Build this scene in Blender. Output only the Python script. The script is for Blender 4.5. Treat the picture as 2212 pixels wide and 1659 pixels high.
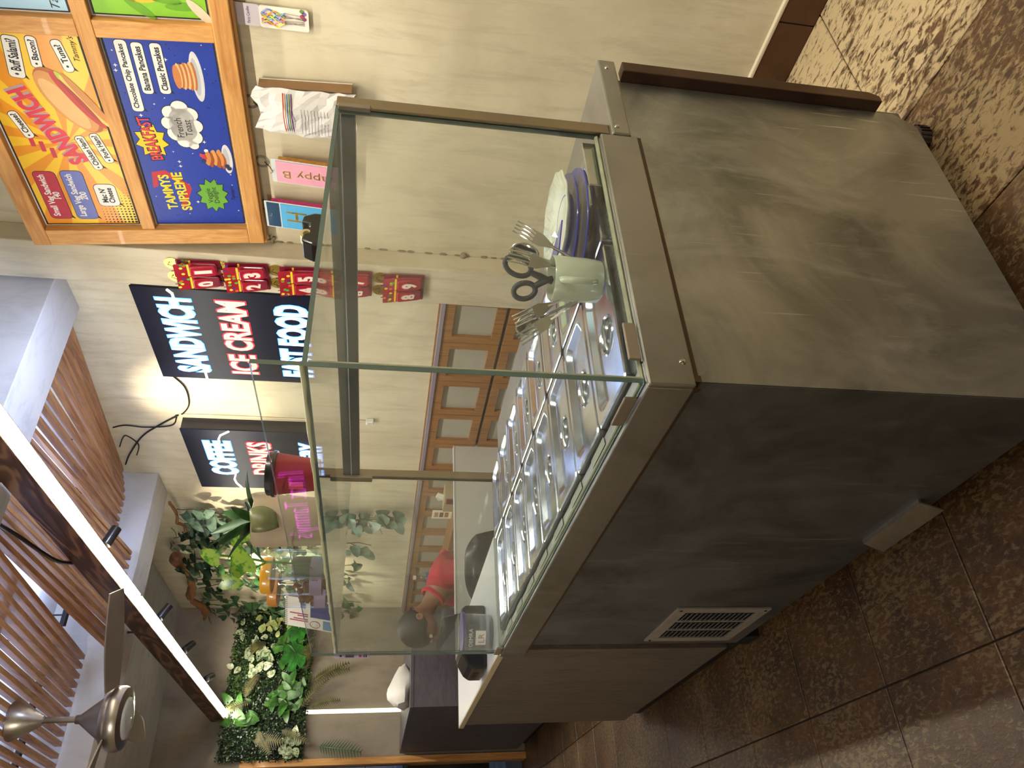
import bpy, bmesh, math, random
from mathutils import Vector, Matrix
random.seed(7)
S = bpy.context.scene
COL = S.collection
for o in list(bpy.data.objects): bpy.data.objects.remove(o)
PI = math.pi

# ------------------------------------------------------------------ camera, world, exposure
yaw, pitch, roll = 0.6132, -0.1638, 0.0476
cy, sy, cp, sp = math.cos(yaw), math.sin(yaw), math.cos(pitch), math.sin(pitch)
fw = Vector((sy*cp, cy*cp, sp)); r0 = Vector((cy, -sy, 0)); u0 = r0.cross(fw)
rr = r0*math.cos(roll)+u0*math.sin(roll); uu = u0*math.cos(roll)-r0*math.sin(roll)
cd = bpy.data.cameras.new('camera'); cam = bpy.data.objects.new('camera', cd); COL.objects.link(cam)
cd.sensor_fit = 'HORIZONTAL'; cd.sensor_width = 36; cd.lens = 1596.8/2212*36; cd.clip_start = .02
X_, Y_, Z_ = -uu, rr, -fw            # the phone was held on its side
cam.matrix_world = Matrix(((X_.x, Y_.x, Z_.x, -.6417), (X_.y, Y_.y, Z_.y, -.8928), (X_.z, Y_.z, Z_.z, 1.2737), (0, 0, 0, 1)))
S.camera = cam
S.view_settings.view_transform = 'Standard'; S.view_settings.look = 'None'
S.view_settings.exposure = 0.0; S.view_settings.gamma = 1.0; S.view_settings.use_curve_mapping = False
W = bpy.data.worlds.new('night'); S.world = W; W.use_nodes = True
W.node_tree.nodes['Background'].inputs[0].default_value = (.35, .42, .6, 1)
W.node_tree.nodes['Background'].inputs[1].default_value = .03

def area(name, loc, aim, sx, sy_, power, col):
    l = bpy.data.lights.new(name, 'AREA'); l.shape = 'RECTANGLE'; l.size = sx; l.size_y = sy_; l.energy = power; l.color = col
    o = bpy.data.objects.new(name, l); COL.objects.link(o); o.location = loc
    o.rotation_euler = (Vector(aim)-Vector(loc)).to_track_quat('-Z', 'Y').to_euler(); return o
def spot(name, loc, aim, power, col, size=60, blend=.6, rad=.03):
    l = bpy.data.lights.new(name, 'SPOT'); l.energy = power; l.color = col; l.spot_size = math.radians(size); l.spot_blend = blend; l.shadow_soft_size = rad
    o = bpy.data.objects.new(name, l); COL.objects.link(o); o.location = loc
    o.rotation_euler = (Vector(aim)-Vector(loc)).to_track_quat('-Z', 'Y').to_euler(); return o
WARM = (1, .86, .66); NEUT = (1, .94, .84); COOL = (.48, .62, 1)
area('dining_fill_light', (-1.2, 3.9, 2.9), (-1.2, 3.9, 0), .6, .6, 4, NEUT)  # weak general fill added out of view, no lamp known here
area('slat_fill_light', (-1.7, .5, 2.1), (.2, 2.6, 2.9), .4, .2, 20, NEUT)  # unseen fill light added to brighten the ceiling slats from below
area('steel_side_fill_light', (.5, -2.3, 2.9), (.5, -2.4, 0), 1.6, .5, 40, NEUT)  # added behind the view so the steel side panel reflects a brighter wall
spot('menu_spotlight', (1.08, -.05, 2.93), (1.5, -.1, 1.7), 60, WARM, 75, .8, .02)
spot('menu_spotlight', (1.10, .80, 2.93), (1.5, .70, 1.1), 12, WARM, 70, .8, .02)
spot('added_cool_soffit_spot', (1.05, 2.6, 2.1), (.8, 3.45, 2.75), 14, COOL, 90, .9, .08)  # added spot without a fixture, tints the far soffit in place of sign glow
area('added_cool_uplight', (.30, 2.55, 2.86), (.30, 2.55, 3.2), 1.2, 1.2, 24, COOL)  # cool area lights added above the slats, here and next line, source unseen
area('added_cool_uplight', (1.12, 2.55, 2.88), (1.12, 2.55, 3.2), .5, 1.1, 14, COOL)
spot('added_cool_soffit_spot', (1.0, 1.15, 2.05), (.95, 2.0, 2.9), 70, COOL, 95, .9, .08)  # second added cool spot, blues the nearer soffit

# ------------------------------------------------------------------ materials
def lin(h):
    h = h.lstrip('#'); v = [int(h[i:i+2], 16)/255 for i in (0, 2, 4)]
    return tuple((c/12.92 if c <= .04045 else ((c+.055)/1.055)**2.4) for c in v)+(1,)
def NT(name):
    m = bpy.data.materials.new(name); m.use_nodes = True; nt = m.node_tree
    return m, nt, nt.nodes['Principled BSDF'], nt.nodes['Material Output']
def coords(nt, scale=(1, 1, 1), rot=(0, 0, 0)):
    t = nt.nodes.new('ShaderNodeTexCoord'); mp = nt.nodes.new('ShaderNodeMapping')
    mp.inputs['Scale'].default_value = scale; mp.inputs['Rotation'].default_value = rot
    g = nt.nodes.new('ShaderNodeNewGeometry'); nt.links.new(g.outputs['Position'], mp.inputs['Vector']); return mp.outputs[0]
def noise(nt, vec, scale, detail=4, rough=.55, dist=0):
    n = nt.nodes.new('ShaderNodeTexNoise'); n.inputs['Scale'].default_value = scale; n.inputs['Detail'].default_value = detail
    n.inputs['Roughness'].default_value = rough; n.inputs['Distortion'].default_value = dist
    if vec is not None: nt.links.new(vec, n.inputs['Vector'])
    return n.outputs['Fac']
def ramp(nt, fac, stops):
    r = nt.nodes.new('ShaderNodeValToRGB'); e = r.color_ramp.elements
    e[0].position, e[0].color = stops[0][0], stops[0][1]; e[1].position, e[1].color = stops[-1][0], stops[-1][1]
    for p, c in stops[1:-1]:
        k = e.new(p); k.color = c
    nt.links.new(fac, r.inputs[0]); return r.outputs[0]
def bump(nt, b, fac, strength, dist=.01):
    n = nt.nodes.new('ShaderNodeBump'); n.inputs['Strength'].default_value = strength; n.inputs['Distance'].default_value = dist
    nt.links.new(fac, n.inputs['Height']); nt.links.new(n.outputs[0], b.inputs['Normal'])
def sh(c, k): return tuple(min(1, x*k) for x in c[:3])+(1,)
def mixc(nt, fac, a, b):
    m = nt.nodes.new('ShaderNodeMix'); m.data_type = 'RGBA'
    for s, v in ((m.inputs[0], fac), (m.inputs[6], a), (m.inputs[7], b)):
        if isinstance(v, (tuple, float, int)): s.default_value = v
        else: nt.links.new(v, s)
    return m.outputs[2]
MC = {}
def plain(name, col, rough=.5, metal=0, var=.08, scale=12, bmp=0, bscale=60, coat=0, emit=0):
    if name in MC: return MC[name]
    m, nt, b, o = NT(name); c = lin(col) if isinstance(col, str) else col
    v = coords(nt); f = noise(nt, v, scale)
    cc = ramp(nt, f, [(.25, sh(c, 1-var)), (.75, sh(c, 1+var))]); nt.links.new(cc, b.inputs['Base Color'])
    b.inputs['Roughness'].default_value = rough; b.inputs['Metallic'].default_value = metal; b.inputs['Coat Weight'].default_value = coat
    if bmp: bump(nt, b, noise(nt, v, bscale), bmp, .004)
    if emit:
        nt.links.new(cc, b.inputs['Emission Color']); b.inputs['Emission Strength'].default_value = emit
    MC[name] = m; return m
def wood(name, dark, light, axis='y', rough=.45, s=14, coat=0.1, detail=6, stretch=.07):
    if name in MC: return MC[name]
    m, nt, b, o = NT(name); sc = {'x': (stretch, 1, 1), 'y': (1, stretch, 1), 'z': (1, 1, stretch)}[axis]
    v = coords(nt, sc); f = noise(nt, v, s*2, detail, .65, 1.2); g = noise(nt, v, s*9, 3, .6)
    a = ramp(nt, f, [(.3, lin(dark)), (.5, sh(lin(light), .9)), (.72, lin(light))])
    k = mixc(nt, ramp(nt, g, [(.35, (0, 0, 0, 1)), (.6, (.35, .35, .35, 1))]), a, sh(lin(dark), .8))
    nt.links.new(k, b.inputs['Base Color']); b.inputs['Roughness'].default_value = rough; b.inputs['Coat Weight'].default_value = coat
    bump(nt, b, g, .15, .002); MC[name] = m; return m
def steel(name, col='#8f8a82', rough=.34, axis='z', smudge=.5, dark=.62):
    if name in MC: return MC[name]
    m, nt, b, o = NT(name); sc = {'x': (.03, 1, 1), 'y': (1, .03, 1), 'z': (1, 1, .03)}[axis]
    v = coords(nt, sc); w = coords(nt)
    gr = noise(nt, v, 90, 3); sm = noise(nt, w, 3.2, 6, .6, .8); sc2 = noise(nt, coords(nt, (1, 1, .35), (.5, .3, .2)), 9, 7, .7, 1.6)
    c = lin(col); a = ramp(nt, sm, [(.32, sh(c, dark)), (.62, sh(c, 1.05))])
    a2 = mixc(nt, ramp(nt, sc2, [(.5, (0, 0, 0, 1)), (.72, (.45*smudge,)*3+(1,))]), a, sh(c, 1.35))
    patch = noise(nt, w, 2.1, 3, .5); rg = sc2
    for q, (ro, th) in enumerate((((.9, .5, .4), .66), ((.2, 1.1, .9), .68))):
        ln = noise(nt, coords(nt, (1, 1, .035), ro), 120, 2, .5, .15); pm = nt.nodes.new('ShaderNodeMath'); pm.operation = 'MULTIPLY'
        nt.links.new(ramp(nt, ln, [(th, (0, 0, 0, 1)), (th+.05, (1, 1, 1, 1))]), pm.inputs[0]); nt.links.new(ramp(nt, patch, [(.45+.08*q, (0, 0, 0, 1)), (.6+.08*q, (smudge,)*3+(1,))]), pm.inputs[1])
        a2 = mixc(nt, pm.outputs[0], a2, sh(c, 1.5))
    st = noise(nt, w, 60, 5, .7); a2 = mixc(nt, ramp(nt, st, [(.68, (0, 0, 0, 1)), (.76, (.7*smudge,)*3+(1,))]), a2, sh(c, .35))
    nt.links.new(a2, b.inputs['Base Color']); b.inputs['Metallic'].default_value = 1
    r = nt.nodes.new('ShaderNodeMapRange'); r.inputs[3].default_value = rough-.12; r.inputs[4].default_value = rough+.2
    nt.links.new(sc2, r.inputs[0]); nt.links.new(r.outputs[0], b.inputs['Roughness'])
    bump(nt, b, gr, .06, .001); MC[name] = m; return m
def chrome(name, col='#c9c9c6', rough=.12):
    if name in MC: return MC[name]
    m, nt, b, o = NT(name); v = coords(nt); f = noise(nt, v, 25, 5, .6)
    nt.links.new(ramp(nt, f, [(.3, sh(lin(col), .86)), (.7, lin(col))]), b.inputs['Base Color']); b.inputs['Metallic'].default_value = 1
    r = nt.nodes.new('ShaderNodeMapRange'); r.inputs[3].default_value = rough*.6; r.inputs[4].default_value = rough*1.7
    nt.links.new(f, r.inputs[0]); nt.links.new(r.outputs[0], b.inputs['Roughness']); MC[name] = m; return m
def glass(name, tint=(.962, .985, .975), haze=.03, ior=1.5):
    if name in MC: return MC[name]
    m = bpy.data.materials.new(name); m.use_nodes = True; nt = m.node_tree; nt.nodes.clear()
    out = nt.nodes.new('ShaderNodeOutputMaterial'); tr = nt.nodes.new('ShaderNodeBsdfTransparent'); gl = nt.nodes.new('ShaderNodeBsdfGlossy')
    df = nt.nodes.new('ShaderNodeBsdfDiffuse'); lw = nt.nodes.new('ShaderNodeLayerWeight'); pw = nt.nodes.new('ShaderNodeMath'); fr = nt.nodes.new('ShaderNodeMath'); m1 = nt.nodes.new('ShaderNodeMixShader'); m2 = nt.nodes.new('ShaderNodeMixShader')
    tr.inputs[0].default_value = tint+(1,); gl.inputs[0].default_value = (1, 1, 1, 1); gl.inputs['Roughness'].default_value = .02; lw.inputs[0].default_value = .5; pw.operation = 'POWER'; pw.inputs[1].default_value = 5; fr.operation = 'MULTIPLY_ADD'; k0 = ((ior-1)/(ior+1))**2; fr.inputs[1].default_value = 1-k0; fr.inputs[2].default_value = k0
    nt.links.new(lw.outputs['Facing'], pw.inputs[0]); nt.links.new(pw.outputs[0], fr.inputs[0])
    df.inputs[0].default_value = (.8, .85, .85, 1)
    f = noise(nt, coords(nt, (1, 1, .3)), 5, 7, .7, 1); rp = ramp(nt, f, [(.42, (0, 0, 0, 1)), (.75, (haze*2.2,)*3+(1,))])
    nt.links.new(rp, m1.inputs[0]); nt.links.new(tr.outputs[0], m1.inputs[1]); nt.links.new(df.outputs[0], m1.inputs[2])
    nt.links.new(fr.outputs[0], m2.inputs[0]); nt.links.new(m1.outputs[0], m2.inputs[1]); nt.links.new(gl.outputs[0], m2.inputs[2])
    nt.links.new(m2.outputs[0], out.inputs[0]); MC[name] = m; return m
def emis(name, col, strength):
    if name in MC: return MC[name]
    m, nt, b, o = NT(name); c = lin(col) if isinstance(col, str) else col
    b.inputs['Base Color'].default_value = sh(c, .6); b.inputs['Emission Strength'].default_value = strength
    nt.links.new(ramp(nt, noise(nt, coords(nt), 3), [(.2, sh(c, .97)), (.8, c)]), b.inputs['Emission Color']); MC[name] = m; return m
def plaster(name, c1, c2, c3, scale=1.6, bmp=.12):
    if name in MC: return MC[name]
    m, nt, b, o = NT(name); v = coords(nt); f = noise(nt, v, scale, 8, .62, .6); g = noise(nt, coords(nt, (1, 2.2, .35)), 7, 6, .7, .5); d = noise(nt, v, 38, 4, .7)
    a = ramp(nt, f, [(.3, lin(c1)), (.52, lin(c2)), (.72, lin(c3))])
    k = mixc(nt, ramp(nt, g, [(.48, (0, 0, 0, 1)), (.74, (.6, .6, .6, 1))]), a, sh(lin(c1), .72))
    k2 = mixc(nt, ramp(nt, d, [(.70, (0, 0, 0, 1)), (.78, (.4, .4, .4, 1))]), k, sh(lin(c1), .5))
    nt.links.new(k2, b.inputs['Base Color']); b.inputs['Roughness'].default_value = .75; bump(nt, b, g, bmp, .006); MC[name] = m; return m
def tile_mat(name, lo, hi, cream, k, sc=70):
    m, nt, b, o = NT(name); v = coords(nt); s = coords(nt, (1.25, .6, 1), (0, 0, .35))
    f = noise(nt, v, 6, 7, .7, .5); w = noise(nt, s, sc, 6, .68, .6); w2 = noise(nt, v, 95, 4, .75); big = noise(nt, v, 2.3, 3, .5)
    base = ramp(nt, f, [(.25, lin('#2a1d12')), (.45, lin('#4d3520')), (.6, lin('#644629')), (.8, lin('#77593a'))])
    base = mixc(nt, ramp(nt, w2, [(.42, (0, 0, 0, 1)), (.66, (.6, .6, .6, 1))]), base, lin('#2c1a0f'))
    ad = nt.nodes.new('ShaderNodeMath'); ad.operation = 'MULTIPLY_ADD'; ad.inputs[1].default_value = .45; nt.links.new(big, ad.inputs[0]); nt.links.new(w, ad.inputs[2])
    vein = ramp(nt, ad.outputs[0], [(lo, (0, 0, 0, 1)), (hi, (k, k, k, 1))])
    kk = mixc(nt, vein, base, lin(cream)); nt.links.new(kk, b.inputs['Base Color']); b.inputs['Specular IOR Level'].default_value = .7
    r = nt.nodes.new('ShaderNodeMapRange'); r.inputs[3].default_value = .5; r.inputs[4].default_value = .22
    nt.links.new(w, r.inputs[0]); nt.links.new(r.outputs[0], b.inputs['Roughness']); bump(nt, b, w, .5, .004); return m

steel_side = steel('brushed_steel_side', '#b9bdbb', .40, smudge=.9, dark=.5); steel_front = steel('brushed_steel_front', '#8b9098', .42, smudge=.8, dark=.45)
steel_band = steel('brushed_steel_band', '#a9aaa8', .36, 'x', .35, .75); steel_deck = steel('steel_deck', '#b9bab8', .22, 'y', .3, .85)
lid_steel = chrome('polished_lid_steel', '#cbd1da', .17); tubem = steel('frame_tube_steel', '#a0937f', .36, 'y', .4, .8)
chromem = chrome('chrome', '#d4d4d4', .08); darkm = plain('dark_metal', '#191818', .45, .3); blackp = plain('black_plastic', '#0f1013', .28, coat=.3)
concrete = plaster('beige_plaster', '#bfb498', '#d4caae', '#e0d7bf'); concrete2 = plaster('pillar_plaster', '#b3a88e', '#c8bda3', '#d4cab2')
greyplaster = plaster('grey_plaster', '#7f766a', '#958b7d', '#a59b8c', 1.2); ceilp = plaster('ceiling_paint', '#a9a8a8', '#bdbcbc', '#c9c8c8', 1, .03)
beamp = plaster('beam_paint', '#b4afa8', '#c2bdb5', '#cbc6be', 1, .04)
tilem = tile_mat('rustic_floor_tile', .73, .80, '#83704f', .65); tiled = tile_mat('part_lit_floor_tile', .69, .80, '#a8916a', .75, 60); tilec = tile_mat('lit_cream_floor_tile', .62, .74, '#c9b48c', .95, 46); groutm = plain('grout', '#2c2620', .9)  # cream flecks are real; their spread towards the right paints in glossy light
pine = wood('pine_frame', '#b9783a', '#e0a860', 'y', .5, coat=.05); pinez = wood('pine_frame_upright', '#b9783a', '#e0a860', 'z', .5, coat=.05)
slatw = wood('slat_wood', '#84502f', '#c8925f', 'y', .5); beamw = wood('timber_beam', '#3a1e12', '#7a4a2c', 'y', .5, 9, stretch=.05)
cabw = wood('cabinet_wood', '#6e4424', '#a8743f', 'z', .45); cabp = plain('cabinet_panel', '#a9a497', .5, var=.05)
greywood = wood('grey_wood_laminate', '#4b423c', '#6f655c', 'z', .5, 10, 0, 6, .2); whitelam = plain('white_laminate', '#dcdcdf', .3, var=.03)
woodedge = plain('pale_edge_banding', '#b9ab8d', .4); panelw = plain('white_panel_board', '#c9c8c2', .22, var=.04, scale=2, coat=.3)
greyblock = wood('dark_grey_laminate', '#46434a', '#5e5a60', 'x', .5, 6, 0, 5, .3)
paneg = glass('pane_glass', haze=.014); paneg2 = glass('jar_glass', (.95, .97, .97), .02); edgeg = plain('glass_edge_green', '#4d625c', .15, var=.15, coat=.5)
edgeb = plain('glass_edge_blue', '#8fb4e0', .15, coat=.5)
seal = plain('silicone_sealant', '#c8c6a4', .5, bmp=.3); whitep = plain('white_plastic', '#e4e2dc', .35); paperw = plain('white_paper', '#ece9e2', .7, var=.03)
ledm = emis('led_diffuser', (1, .93, .77, 1), 80); signw = emis('sign_white', (.75, .88, 1, 1), 5); signb = emis('sign_blue_glow', (.05, .25, 1, 1), 6)
signr = emis('sign_pink', (1, .62, .45, 1), 1.25); signr2 = emis('sign_red_glow', (1, .02, .05, 1), 1.1); ledwall = emis('wall_led', (1, .93, .62, 1), 5)
neonp = emis('neon_magenta', (1, .05, .85, 1), 4); signface = plain('sign_black_acrylic', '#10142a', .32, var=.2); signface.node_tree.nodes['Principled BSDF'].inputs['Specular IOR Level'].default_value = .2

# ------------------------------------------------------------------ mesh building
class MB:
    def __init__(s): s.v = []; s.f = []; s.m = []
    def add(s, vs, fs, mi=0):
        o = len(s.v); s.v += [tuple(v) for v in vs]; s.f += [tuple(o+i for i in f) for f in fs]; s.m += [mi]*len(fs); return s
    def box(s, x0, x1, y0, y1, z0, z1, mi=0):
        vs = [(x, y, z) for z in (z0, z1) for y in (y0, y1) for x in (x0, x1)]
        return s.add(vs, [(0, 2, 3, 1), (4, 5, 7, 6), (0, 1, 5, 4), (2, 6, 7, 3), (0, 4, 6, 2), (1, 3, 7, 5)], mi)
    def obox(s, c, ax, ay, az, mi=0):      # centre and half axes
        c, ax, ay, az = map(Vector, (c, ax, ay, az))
        vs = [c+i*ax+j*ay+k*az for k in (-1, 1) for j in (-1, 1) for i in (-1, 1)]
        return s.add(vs, [(0, 2, 3, 1), (4, 5, 7, 6), (0, 1, 5, 4), (2, 6, 7, 3), (0, 4, 6, 2), (1, 3, 7, 5)], mi)
    def tube(s, pts, r, n=8, mi=0, cap=True):
        pts = [Vector(p) for p in pts]; rs = r if isinstance(r, (list, tuple)) else [r]*len(pts); o = len(s.v); pr = None
        for i, p in enumerate(pts):
            t = (pts[min(i+1, len(pts)-1)]-pts[max(i-1, 0)]).normalized()
            if pr is None:
                a = Vector((0, 0, 1)) if abs(t.z) < .9 else Vector((1, 0, 0)); pr = t.cross(a).normalized()
            pr = (pr-t*pr.dot(t)).normalized(); q = t.cross(pr)
            for k in range(n):
                an = 2*PI*k/n; s.v.append(tuple(p+(pr*math.cos(an)+q*math.sin(an))*rs[i]))
        for i in range(len(pts)-1):
            for k in range(n):
                a, b = o+i*n+k, o+i*n+(k+1) % n; s.f.append((a, b, b+n, a+n)); s.m.append(mi)
        if cap:
            s.f.append(tuple(o+k for k in reversed(range(n)))); s.f.append(tuple(o+(len(pts)-1)*n+k for k in range(n))); s.m += [mi]*2
        return s
    def lathe(s, prof, c=(0, 0, 0), n=24, ax=(0, 0, 1), mi=0):
        ax = Vector(ax).normalized(); c = Vector(c); a = Vector((1, 0, 0)) if abs(ax.x) < .9 else Vector((0, 1, 0))
        e1 = (a-ax*a.dot(ax)).normalized(); e2 = ax.cross(e1); o = len(s.v)
        for r, h in prof:
            for k in range(n):
                t = 2*PI*k/n; s.v.append(tuple(c+ax*h+(e1*math.cos(t)+e2*math.sin(t))*max(r, 1e-5)))
        for i in range(len(prof)-1):
            for k in range(n):
                p, q = o+i*n+k, o+i*n+(k+1) % n; s.f.append((p, q, q+n, p+n)); s.m.append(mi)
        return s
    def prism(s, pts, d, mi=0):            # polygon of 3-D points, extruded by vector d
        pts = [Vector(p) for p in pts]; d = Vector(d); n = len(pts); o = len(s.v)
        s.v += [tuple(p) for p in pts]+[tuple(p+d) for p in pts]
        s.f.append(tuple(o+i for i in reversed(range(n)))); s.f.append(tuple(o+n+i for i in range(n))); s.m += [mi]*2
        for i in range(n):
            j = (i+1) % n; s.f.append((o+i, o+j, o+n+j, o+n+i)); s.m.append(mi)
        return s
    def sphere(s, c, r, n=12, mi=0):
        rx, ry, rz = r if isinstance(r, tuple) else (r, r, r); o = len(s.v); h = n//2
        for i in range(h+1):
            ph = PI*i/h
            for k in range(n):
                t = 2*PI*k/n; s.v.append((c[0]+rx*math.sin(ph)*math.cos(t), c[1]+ry*math.sin(ph)*math.sin(t), c[2]+rz*math.cos(ph)))
        for i in range(h):
            for k in range(n):
                a, b = o+i*n+k, o+i*n+(k+1) % n; s.f.append((a, a+n, b+n, b)); s.m.append(mi)
        return s
def build(name, mb, mats, parent=None, smooth=None, bevel=0, solid=0, sub=0):
    org = parent_origin(parent)
    me = bpy.data.meshes.new(name); me.from_pydata([(v[0]-org[0], v[1]-org[1], v[2]-org[2]) for v in mb.v], [], mb.f)
    mats = mats if isinstance(mats, (list, tuple)) else [mats]
    for m in mats: me.materials.append(m)
    me.polygons.foreach_set('material_index', mb.m)
    bm = bmesh.new(); bm.from_mesh(me); bmesh.ops.recalc_face_normals(bm, faces=bm.faces); bm.to_mesh(me); bm.free()
    if smooth:
        me.polygons.foreach_set('use_smooth', [True]*len(me.polygons)); me.set_sharp_from_angle(angle=math.radians(smooth))
    me.update(); o = bpy.data.objects.new(name, me); COL.objects.link(o)
    if parent: o.parent = parent
    if solid:
        k = o.modifiers.new('thick', 'SOLIDIFY'); k.thickness = solid; k.offset = 0
    if bevel:
        k = o.modifiers.new('bevel', 'BEVEL'); k.width = bevel; k.segments = 2; k.limit_method = 'ANGLE'
    if sub:
        k = o.modifiers.new('sub', 'SUBSURF'); k.levels = sub; k.render_levels = sub
    return o
def parent_origin(p):
    v = Vector((0, 0, 0))
    while p: v = v+p.location; p = p.parent
    return v
def tag(o, label=None, cat=None, group=None, kind=None):
    for k, v in (('label', label), ('category', cat), ('group', group), ('kind', kind)):
        if v: o[k] = v
    return o
def thing(name, loc, label, cat, group=None):
    o = bpy.data.objects.new(name, None); COL.objects.link(o); o.location = loc; o.empty_display_size = .05
    return tag(o, label, cat, group)
def struct(name, mb, mats, parent=None, **k):
    o = build(name, mb, mats, parent, **k)
    if not parent: o['kind'] = 'structure'
    return o
def box(*a): return MB().box(*a)
def dup(o, parent=None):
    c = o.copy(); COL.objects.link(c); c.parent = parent
    for ch in list(o.children): dup(ch, c)
    return c
TC = {}
def text(name, body, P, s, t, w, h, mat, parent, off=0, bold=0, n=0, shear=0, rot=0):
    """flat lettering fitted into w x h; P(s,t,n) maps the plane to the room"""
    key = (body, round(bold, 4), shear)
    if key not in TC:
        c = bpy.data.curves.new('t', 'FONT'); c.body = body; c.offset = bold; c.align_x = 'CENTER'; c.shear = shear; c.resolution_u = 3; c.space_line = .85
        ob = bpy.data.objects.new('t', c); COL.objects.link(ob); bpy.context.view_layer.update()
        me = ob.evaluated_get(bpy.context.evaluated_depsgraph_get()).to_mesh()
        TC[key] = ([v.co.copy() for v in me.vertices], [tuple(p.vertices) for p in me.polygons]); ob.to_mesh_clear()
        bpy.data.objects.remove(ob); bpy.data.curves.remove(c)
    V, F = TC[key]
    x0, x1 = min(v.x for v in V), max(v.x for v in V); y0, y1 = min(v.y for v in V), max(v.y for v in V); cr, sr = math.cos(rot), math.sin(rot)
    mb = MB(); vs = []
    for v in V:
        a = ((v.x-x0)/(x1-x0)-.5)*w; b = ((v.y-y0)/(y1-y0)-.5)*h
        vs.append(P(s+w/2+a*cr-b*sr, t+h/2+a*sr+b*cr, n))
    mb.add(vs, F); return build(name, mb, mat, parent)
def flat(pts, P, n0, n1):
    a = [P(x, y, n0) for x, y in pts]; b = P(pts[0][0], pts[0][1], n1); return MB().prism(a, Vector(b)-Vector(a[0]))
def rrect(x0, x1, y0, y1, r, k=4):
    o = []
    for cx, cy_, a0 in ((x1-r, y1-r, 0), (x0+r, y1-r, 90), (x0+r, y0+r, 180), (x1-r, y0+r, 270)):
        for i in range(k+1):
            a = math.radians(a0+90*i/k); o.append((cx+r*math.cos(a), cy_+r*math.sin(a)))
    return o
def ell(cx, cy_, a, b, n=20, rot=0, wob=0):
    o = []
    for i in range(n):
        t = 2*PI*i/n; q = 1+wob*math.sin(5*t+cx*90); x, y = a*math.cos(t)*q, b*math.sin(t)*q
        o.append((cx+x*math.cos(rot)-y*math.sin(rot), cy_+x*math.sin(rot)+y*math.cos(rot)))
    return o
# ------------------------------------------------------------------ the room
fl = struct('floor', box(-1.86, 1.6, -3, 6.1, -.06, -.006), groutm)
def tile_mesh(w, d, h=.012, c=.002):
    mb = MB(); vs = [(0, 0, -h), (w, 0, -h), (w, d, -h), (0, d, -h), (0, 0, -c), (w, 0, -c), (w, d, -c), (0, d, -c), (c, c, 0), (w-c, c, 0), (w-c, d-c, 0), (c, d-c, 0)]
    return mb.add(vs, [(0, 1, 5, 4), (1, 2, 6, 5), (2, 3, 7, 6), (3, 0, 4, 7), (4, 5, 9, 8), (5, 6, 10, 9), (6, 7, 11, 10), (7, 4, 8, 11), (8, 9, 10, 11)])
proto = {}
for i in range(-4, 5):
    x0 = -.26+.4*i; x1 = min(x0+.4, 1.572)
    if x1-x0 < .05: continue
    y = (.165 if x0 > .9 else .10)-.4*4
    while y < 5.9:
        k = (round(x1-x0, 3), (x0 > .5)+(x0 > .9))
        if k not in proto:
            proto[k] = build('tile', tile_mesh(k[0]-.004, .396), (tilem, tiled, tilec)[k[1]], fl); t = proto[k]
        else:
            t = proto[k].copy(); COL.objects.link(t)
        t.location = (x0+.002, y+.002, random.uniform(-.0006, .0006)); y += .4
struct('ceiling', box(-1.9, 1.6, -3, 6.1, 2.98, 3.1), ceilp)
struct('wall_right', box(1.58, 1.75, -3, 6.1, 0, 2.98), concrete)
wb = MB().box(.33, 1.58, 5.9, 6.1, 0, 2.98).box(-1.86, .33, 5.9, 6.1, 2.3, 2.98).box(-1.86, -.95, 5.9, 6.1, 0, 2.3)
struct('wall_back', wb, greyplaster)
struct('wall_left', box(-1.96, -1.86, -3, 6.1, 0, 2.98), concrete2); struct('wall_front', box(-1.86, 1.6, -3.1, -3, 0, 2.98), concrete2)
tr = struct('trim_1', box(1.488, 1.5805, 1.345, 1.555, 0, 2.98), concrete2, bevel=.004)
mb = MB(); z = .75
while z < 1.9:
    mb.sphere((1.578, 1.342, z), (.003+.003*random.random(), .004+.005*random.random(), .012+.01*random.random()), 6); z += .028+random.random()*.05
mb.sphere((1.572, 1.338, .995), (.012, .018, .014), 8)
for k in range(9): mb.sphere((1.572+random.uniform(-.004, .004), 1.33+random.uniform(-.022, .022), 1.765+random.uniform(-.014, .014)), random.uniform(.005, .010), 6)
build('plaster_crack', mb, plain('grimy_plaster', '#8d7d66', .9, var=.3, scale=60), tr, smooth=50)
struct('trim_2', box(-1.86, 1.5805, 1.58, 1.84, 2.63, 2.985), beamp, bevel=.004)
struct('trim_3', box(-1.86, 1.5805, 3.38, 3.64, 2.63, 2.985), beamp, bevel=.004)
bb = struct('baseboard_right', MB().box(1.572, 1.5802, -3, 1.345, 0, .118), groutm); skm = plain('skirting_tile', '#4b2d18', .35, var=.35, scale=9, bmp=.2)
y = -1.0
while y < 1.3:
    build('skirting_tile', box(1.566, 1.5725, y+.002, min(y+.398, 1.343), .002, .122), skm, bb, bevel=.0015); y += .4
build('plaster_ledge', box(1.563, 1.5802, -3, 1.345, .122, .134), plain('cream_paint', '#d8cdb4', .5), bb, bevel=.003)
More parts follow.
